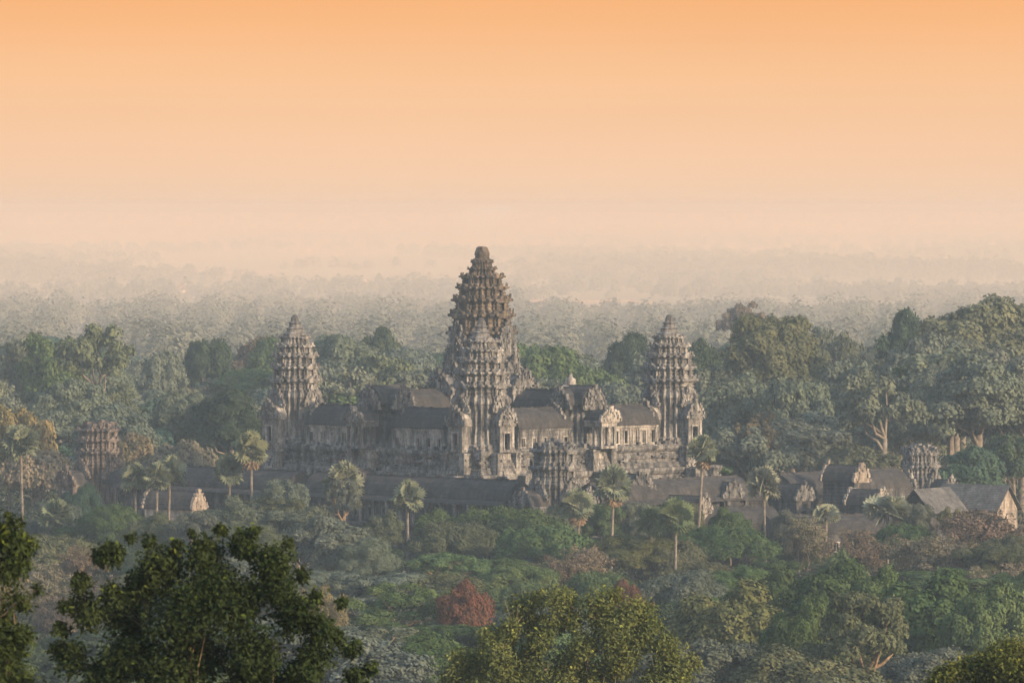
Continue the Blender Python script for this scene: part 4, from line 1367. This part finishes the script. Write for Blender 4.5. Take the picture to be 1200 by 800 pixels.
near("olive rounded tree with pale forked branches at the bottom centre of the view", 345, 665,
     [(655, 706, 22), (612, 722, 26), (698, 712, 28), (748, 722, 26), (586, 752, 26), (776, 758, 28), (556, 776, 26), (800, 790, 24), (640, 738, 22), (528, 795, 22), (605, 795, 26), (765, 800, 32), (722, 742, 24), (672, 726, 18), (630, 700, 12), (720, 698, 14), (765, 735, 14), (570, 745, 14), (535, 768, 13), (812, 775, 12),  (580, 770, 30), (690, 785, 30), (615, 795, 34), (735, 765, 30), (735, 718, 18), (600, 738, 18), (780, 780, 24), (560, 800, 28), (632, 752, 24), (690, 752, 22), (664, 776, 28), (722, 778, 26), (618, 778, 24), (656, 804, 30), (705, 728, 16), (660, 728, 16), (748, 748, 20), (700, 806, 28)],
     .22, 1.25, (0.080, 0.092, 0.034), 403, PALEBARK, .26)
near("dark olive tree top poking into the lower right corner", 250, 1150,
     [(1150, 775, 26), (1180, 768, 28), (1205, 780, 30), (1120, 790, 22), (1095, 800, 18), (1165, 800, 34), (1060, 808, 16), (1190, 765, 22), (1140, 785, 28), (1200, 800, 34), (1175, 785, 30), (1105, 795, 20)],
     .19, .9, (0.060, 0.068, 0.020), 404, TANBARK, .15)

# ------------------------------------------------------------------ ground cover and the far plain
def scatter_cards(name, pos, H, W, per, size, col, seed, dome=False):
    """many simple bush/tree tops as one mesh; pos (n,3)"""
    rng = np.random.default_rng(seed)
    n = len(pos)
    idx = np.repeat(np.arange(n), per)
    m = len(idx)
    d = unit(rng.normal(size=(m, 3)))
    d[:, 2] = np.abs(d[:, 2]) * 1.0 - .12
    lob = 1 + .16 * np.sin(d[:, 0] * 6 + idx * 1.7) * np.cos(d[:, 1] * 5 + idx * .9)
    p = pos[idx] + d * np.stack([W[idx] / 2, W[idx] / 2, H[idx] * .62], 1) * (rng.uniform(.62, .95, m) * lob)[:, None] + np.array([0, 0, 1.0]) * (H[idx] * .36)[:, None]
    nr = unit(d * .9 + np.array([0, 0, .3]) + rng.normal(size=(m, 3)) * .22)
    t = unit(np.cross(nr, rng.normal(size=(m, 3))))
    b = np.cross(nr, t)
    s = (size[idx] * rng.uniform(.6, 1.3, m))[:, None]
    v = np.empty((m, 4, 3))
    v[:, 0] = p + t * s; v[:, 1] = p + b * s * .7; v[:, 2] = p - t * s; v[:, 3] = p - b * s * .7
    me = np_mesh(name, v.reshape(-1, 3), m, 4, [LEAF])
    o = bpy.data.objects.new(name, me)
    o.color = (*col, 1)
    COL.objects.link(o)
    return o


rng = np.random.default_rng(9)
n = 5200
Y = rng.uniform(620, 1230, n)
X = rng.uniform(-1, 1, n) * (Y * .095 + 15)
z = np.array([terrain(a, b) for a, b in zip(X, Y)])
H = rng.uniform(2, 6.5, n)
o = scatter_cards("undergrowth", np.stack([X, Y, z], 1), H, H * rng.uniform(1.1, 1.7, n), 70, np.full(n, .36), (0.034, 0.042, 0.020), 1)  # scrub colour darkened to paint deeper shade into the gaps between trees
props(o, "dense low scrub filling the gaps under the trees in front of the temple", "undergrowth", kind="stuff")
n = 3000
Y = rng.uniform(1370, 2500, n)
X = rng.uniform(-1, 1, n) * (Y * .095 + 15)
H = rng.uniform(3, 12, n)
o = scatter_cards("undergrowth", np.stack([X, Y, X * 0], 1), H, H * rng.uniform(1.0, 1.5, n), 70, np.full(n, .6), (0.034, 0.043, 0.025), 2)  # same darkened scrub colour, shade between the trunks painted in
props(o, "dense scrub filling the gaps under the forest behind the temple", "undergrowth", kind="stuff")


def far_forest(ya, yb, n, per, size, hh, col, seed, clump, lo):
    rng = np.random.default_rng(seed)
    u = rng.random(n * 3)
    Y = 1 / (1 / ya + (1 / yb - 1 / ya) * u)
    X = rng.uniform(-1, 1, n * 3) * (Y * .092 + 20)
    px = 600 + X * F / Y
    keep = np.ones(len(Y), bool)
    for a, b, y0, y1 in frects:
        keep &= ~((px > a) & (px < b) & (Y > y0 - 90) & (Y < y1))
    # groves and gaps
    nv = np.array([noise.noise(Vector((x * clump, y * clump * .45, seed))) for x, y in zip(X, Y)])
    keep &= nv > rng.uniform(lo, .32, len(Y))
    keep = np.flatnonzero(keep)[:n]
    X, Y = X[keep], Y[keep]
    k = len(X)
    H = rng.uniform(.45, 1.0, k) ** 1.2 * hh
    return scatter_cards("far_forest", np.stack([X, Y, X * 0], 1), H, H * rng.uniform(.6, 1.15, k), per, np.full(k, size), col, seed)


for args, lab in [((2400, 3600, 680, 420, 1.0, 32, (0.112, 0.118, 0.090), 21, .007, -.95), "hazy belt of woodland on the plain just beyond the forest skyline"),  # leaf colour paled here, part of the haze painted into it
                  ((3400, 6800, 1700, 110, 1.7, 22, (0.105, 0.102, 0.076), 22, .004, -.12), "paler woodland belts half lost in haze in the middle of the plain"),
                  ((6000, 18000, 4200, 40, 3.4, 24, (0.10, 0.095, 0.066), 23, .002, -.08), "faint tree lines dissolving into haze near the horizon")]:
    props(far_forest(*args), lab, "forest", kind="stuff")

# houses on the plain
WHITEWALL = plain_mat("white_house_wall", (0.80, 0.74, 0.66), (0.70, 0.64, 0.56), .4)
REDROOF = plain_mat("orange_roof", (0.62, 0.17, 0.06), (0.5, 0.14, 0.05), .4)
TINROOF = plain_mat("bright_sheet_roof", (0.78, 0.68, 0.58), (0.7, 0.6, 0.5), .4)
HOUSES = [(218, 339, 16, 9, "r"), (120, 363, 9, 3, "r"), (67, 296, 6, 6, "r"), (36, 296, 5, 4, "w"), (275, 282, 12, 3, "w"), (362, 293, 9, 3, "w"), (427, 330, 7, 5, "w"), (388, 343, 8, 4, "w"), (612, 318, 8, 3, "w"), (500, 288, 12, 3, "w"),
          (700, 321, 5, 3, "w"), (728, 334, 4, 4, "w"), (712, 300, 6, 3, "r"), (755, 292, 7, 3, "w"), (842, 318, 5, 4, "w"), (858, 322, 8, 3, "r"), (798, 307, 6, 4, "r"), (856, 291, 6, 3, "w"), (981, 293, 5, 5, "w"), (993, 291, 6, 5, "w"), (1009, 304, 14, 3, "w"),
          (1030, 305, 12, 4, "r"), (1044, 290, 8, 3, "w"), (1098, 288, 12, 3, "w"), (1154, 317, 12, 4, "r"), (1182, 319, 9, 5, "w"), (1120, 304, 7, 5, "r"), (1065, 318, 10, 3, "w"), (1170, 286, 14, 2, "w"), (1035, 318, 14, 2, "w"), (904, 320, 5, 3, "r"), (250, 287, 7, 4, "r"), (10, 285, 14, 2, "w"), (660, 283, 14, 2, "r")]
for i, (px, py, w, h, k) in enumerate(HOUSES):
    yy = HC * F / (py + h / 2 - HY)
    s = yy / F
    W_, H_ = w * s, h * s
    D_ = max(8, W_ * .5)
    mb = MB()
    mb.box(-W_ / 2, W_ / 2, 0, D_, 0, H_ * .55)
    rr = [(-W_ / 2 - .5, -.6, H_ * .5), (W_ / 2 + .5, -.6, H_ * .5), (W_ / 2 + .5, D_ + .6, H_ * .5), (-W_ / 2 - .5, D_ + .6, H_ * .5), (-W_ / 2 * .8, D_ / 2, H_), (W_ / 2 * .8, D_ / 2, H_)]
    mb.add(rr, [(0, 1, 5, 4), (2, 3, 4, 5), (1, 2, 5), (3, 0, 4)], 1)
    o = mb.build("distant_house", [WHITEWALL, REDROOF if k == "r" else TINROOF])
    o.location = ((px - 600) * s, yy, 0.1)
    o.rotation_euler = (0, 0, random.Random(i).uniform(-.5, .3))
    row = "skyline" if py < 300 else "middle" if py < 325 else "nearer"
    o["category"] = "house"; o["group"] = "houses scattered over the hazy plain"
    o["_row"], o["_px"], o["_k"] = row, px, k
ORD = ["leftmost", "second from left", "third from left", "fourth from left", "fifth from left", "sixth from left", "seventh from left", "eighth from left", "ninth from left", "tenth from left"]


def ordinal(i, n):
    if n == 1: return ""
    if i == n - 1: return "rightmost"
    if i < len(ORD): return ORD[i]
    j = n - 1 - i
    return ORD[j].replace("left", "right")


hs = [o for o in COL.objects if "_row" in o]
for row in ("skyline", "middle", "nearer"):
    for k in "rw":
        sel = sorted((o for o in hs if o["_row"] == row and o["_k"] == k), key=lambda o: o["_px"])
        for i, o in enumerate(sel):
            where = {"skyline": "nearly at the horizon", "middle": "midway across the hazy plain", "nearer": "in the nearer part of the hazy plain"}[row]
            od = ordinal(i, len(sel))
            o["label"] = f"tiny {'orange' if k == 'r' else 'whitish'} roofed house {where}" + (f", {od}" if od else "")
for o in hs:
    for q in ("_row", "_px", "_k"): del o[q]
SPIRE = plain_mat("white_spire", (0.8, 0.74, 0.68), (0.72, 0.66, 0.6), .3)
for px, top, w, lab in ((953, 273, 1.6, "thin white spire at the horizon, leftmost of three"), (969, 271, 1.4, "thin white spire at the horizon, middle of three"), (976, 268, 1.8, "tallest thin white spire at the horizon, rightmost of three")):
    yy = HC * F / (283 - HY)
    s = yy / F
    mb = MB()
    k = 8
    Hs = (283 - top) * s
    mb.loft([[(r * w * s * math.cos(6.2832 * q / k), r * w * s * math.sin(6.2832 * q / k), z * Hs) for q in range(k)] for r, z in ((1.3, 0), (1.3, .12), (.6, .16), (.55, .6), (.75, .62), (.7, .68), (.35, .75), (.05, 1))])
    o = mb.build("white_spire", SPIRE)
    o.location = ((px - 600) * s, yy, 0)
    props(o, lab, "spire", "white spires on the horizon")

# ------------------------------------------------------------------ labels that single out each tree
def back_zone(px):
    for lim, t in ((75, "at the left edge behind the ruined tower"), (165, "behind the far-left ruined tower"), (315, "left of the left spired tower"), (390, "behind the left spired tower"), (525, "between left spired and tallest towers"),
                   (610, "behind the tallest tower"), (755, "between tallest and right spired towers"), (815, "behind the right spired tower"), (930, "just right of the right spired tower"), (1040, "above the cloister roofs"), (1300, "above the gabled halls")):
        if px < lim: return t


def front_zone(px):
    for lim, t in ((130, "near the left edge"), (260, "below the far-left ruined tower"), (430, "below the left spired tower"), (530, "around the solitary palm"), (620, "below the tallest tower"), (740, "below the broken ruined tower"),
                   (850, "around the large-fronded palm"), (1000, "below the cloister roofs"), (1300, "below the gabled halls")):
        if px < lim: return t


DEPTH_B = lambda y: "front-row" if y < 1480 else "mid-forest" if y < 1680 else "skyline"
DEPTH_F = lambda y: "upper-row" if y > 1090 else "middle-row" if y > 950 else "lower-row"
buckets = {}
for t in TREES:
    px, yt, Y, kind, col, root = t
    back = Y > 1300
    dep = DEPTH_B(Y) if back else DEPTH_F(Y)
    desc = f"{dep} {col} {FORM[kind]} {back_zone(px) if back else front_zone(px)}"
    buckets.setdefault(desc, []).append(t)
for desc, ts in buckets.items():
    ts.sort(key=lambda t: t[0])
    for i, t in enumerate(ts):
        od = ordinal(i, len(ts))
        t[5]["label"] = desc + (f", {od}" if od else "")

# ------------------------------------------------------------------ haze, and the mist lying on the plain beyond the forest
def air(name, scatter, absorb, density, x, y0, y1, z0, z1):
    m = bpy.data.materials.new(name)
    m.use_nodes = True
    t = m.node_tree
    t.nodes.clear()
    out = t.nodes.new("ShaderNodeOutputMaterial")
    v = t.nodes.new("ShaderNodeVolumePrincipled")
    v.inputs["Color"].default_value = (*scatter, 1)
    v.inputs["Absorption Color"].default_value = (*absorb, 1)
    v.inputs["Density"].default_value = density
    v.inputs["Anisotropy"].default_value = 0.0
    v.inputs["Density Attribute"].default_value = ""
    t.links.new(v.outputs[0], out.inputs["Volume"])
    mb = MB()
    mb.box(-x, x, y0, y1, z0, z1)
    props(mb.build(name, m), kind="stuff")


air("haze", (0.24, 0.30, 0.36), (0.76, 0.48, 0.18), HAZE_DENSITY, 6500, -800, 30500, -4, 79)
air("mist", (0.30, 0.30, 0.30), (0.76, 0.56, 0.40), MIST_DENSITY, 6000, 2345, 30000, -2, 44)


def smoke():
    m = bpy.data.materials.new("smoke")
    m.use_nodes = True
    t = m.node_tree
    t.nodes.clear()
    out = t.nodes.new("ShaderNodeOutputMaterial")
    v = t.nodes.new("ShaderNodeVolumePrincipled")
    v.inputs["Color"].default_value = (0.8, 0.8, 0.8, 1)
    v.inputs["Density"].default_value = 0.0035
    v.inputs["Density Attribute"].default_value = ""
    t.links.new(v.outputs[0], out.inputs["Volume"])
    mb = MB()
    k = 16
    rings = []
    for z, r, dx in ((2, 10, 0), (12, 16, 3), (26, 26, 8), (40, 38, 15), (52, 50, 24), (62, 52, 34), (70, 40, 42), (75, 15, 46)):
        rings.append([(dx + r * math.cos(6.2832 * q / k) * (1 + .25 * math.sin(q * 2.3 + z)), r * .7 * math.sin(6.2832 * q / k), z) for q in range(k)])
    mb.loft(rings, True, True)
    o = mb.build("smoke", m)
    o.location = ((545 - 600) * 9000 / F, 9000, 0)
    props(o, "faint smoke plume drifting up from the plain behind the tallest tower", "smoke", kind="stuff")


smoke()
print("trees", len(TREES), "objects", len(bpy.data.objects))
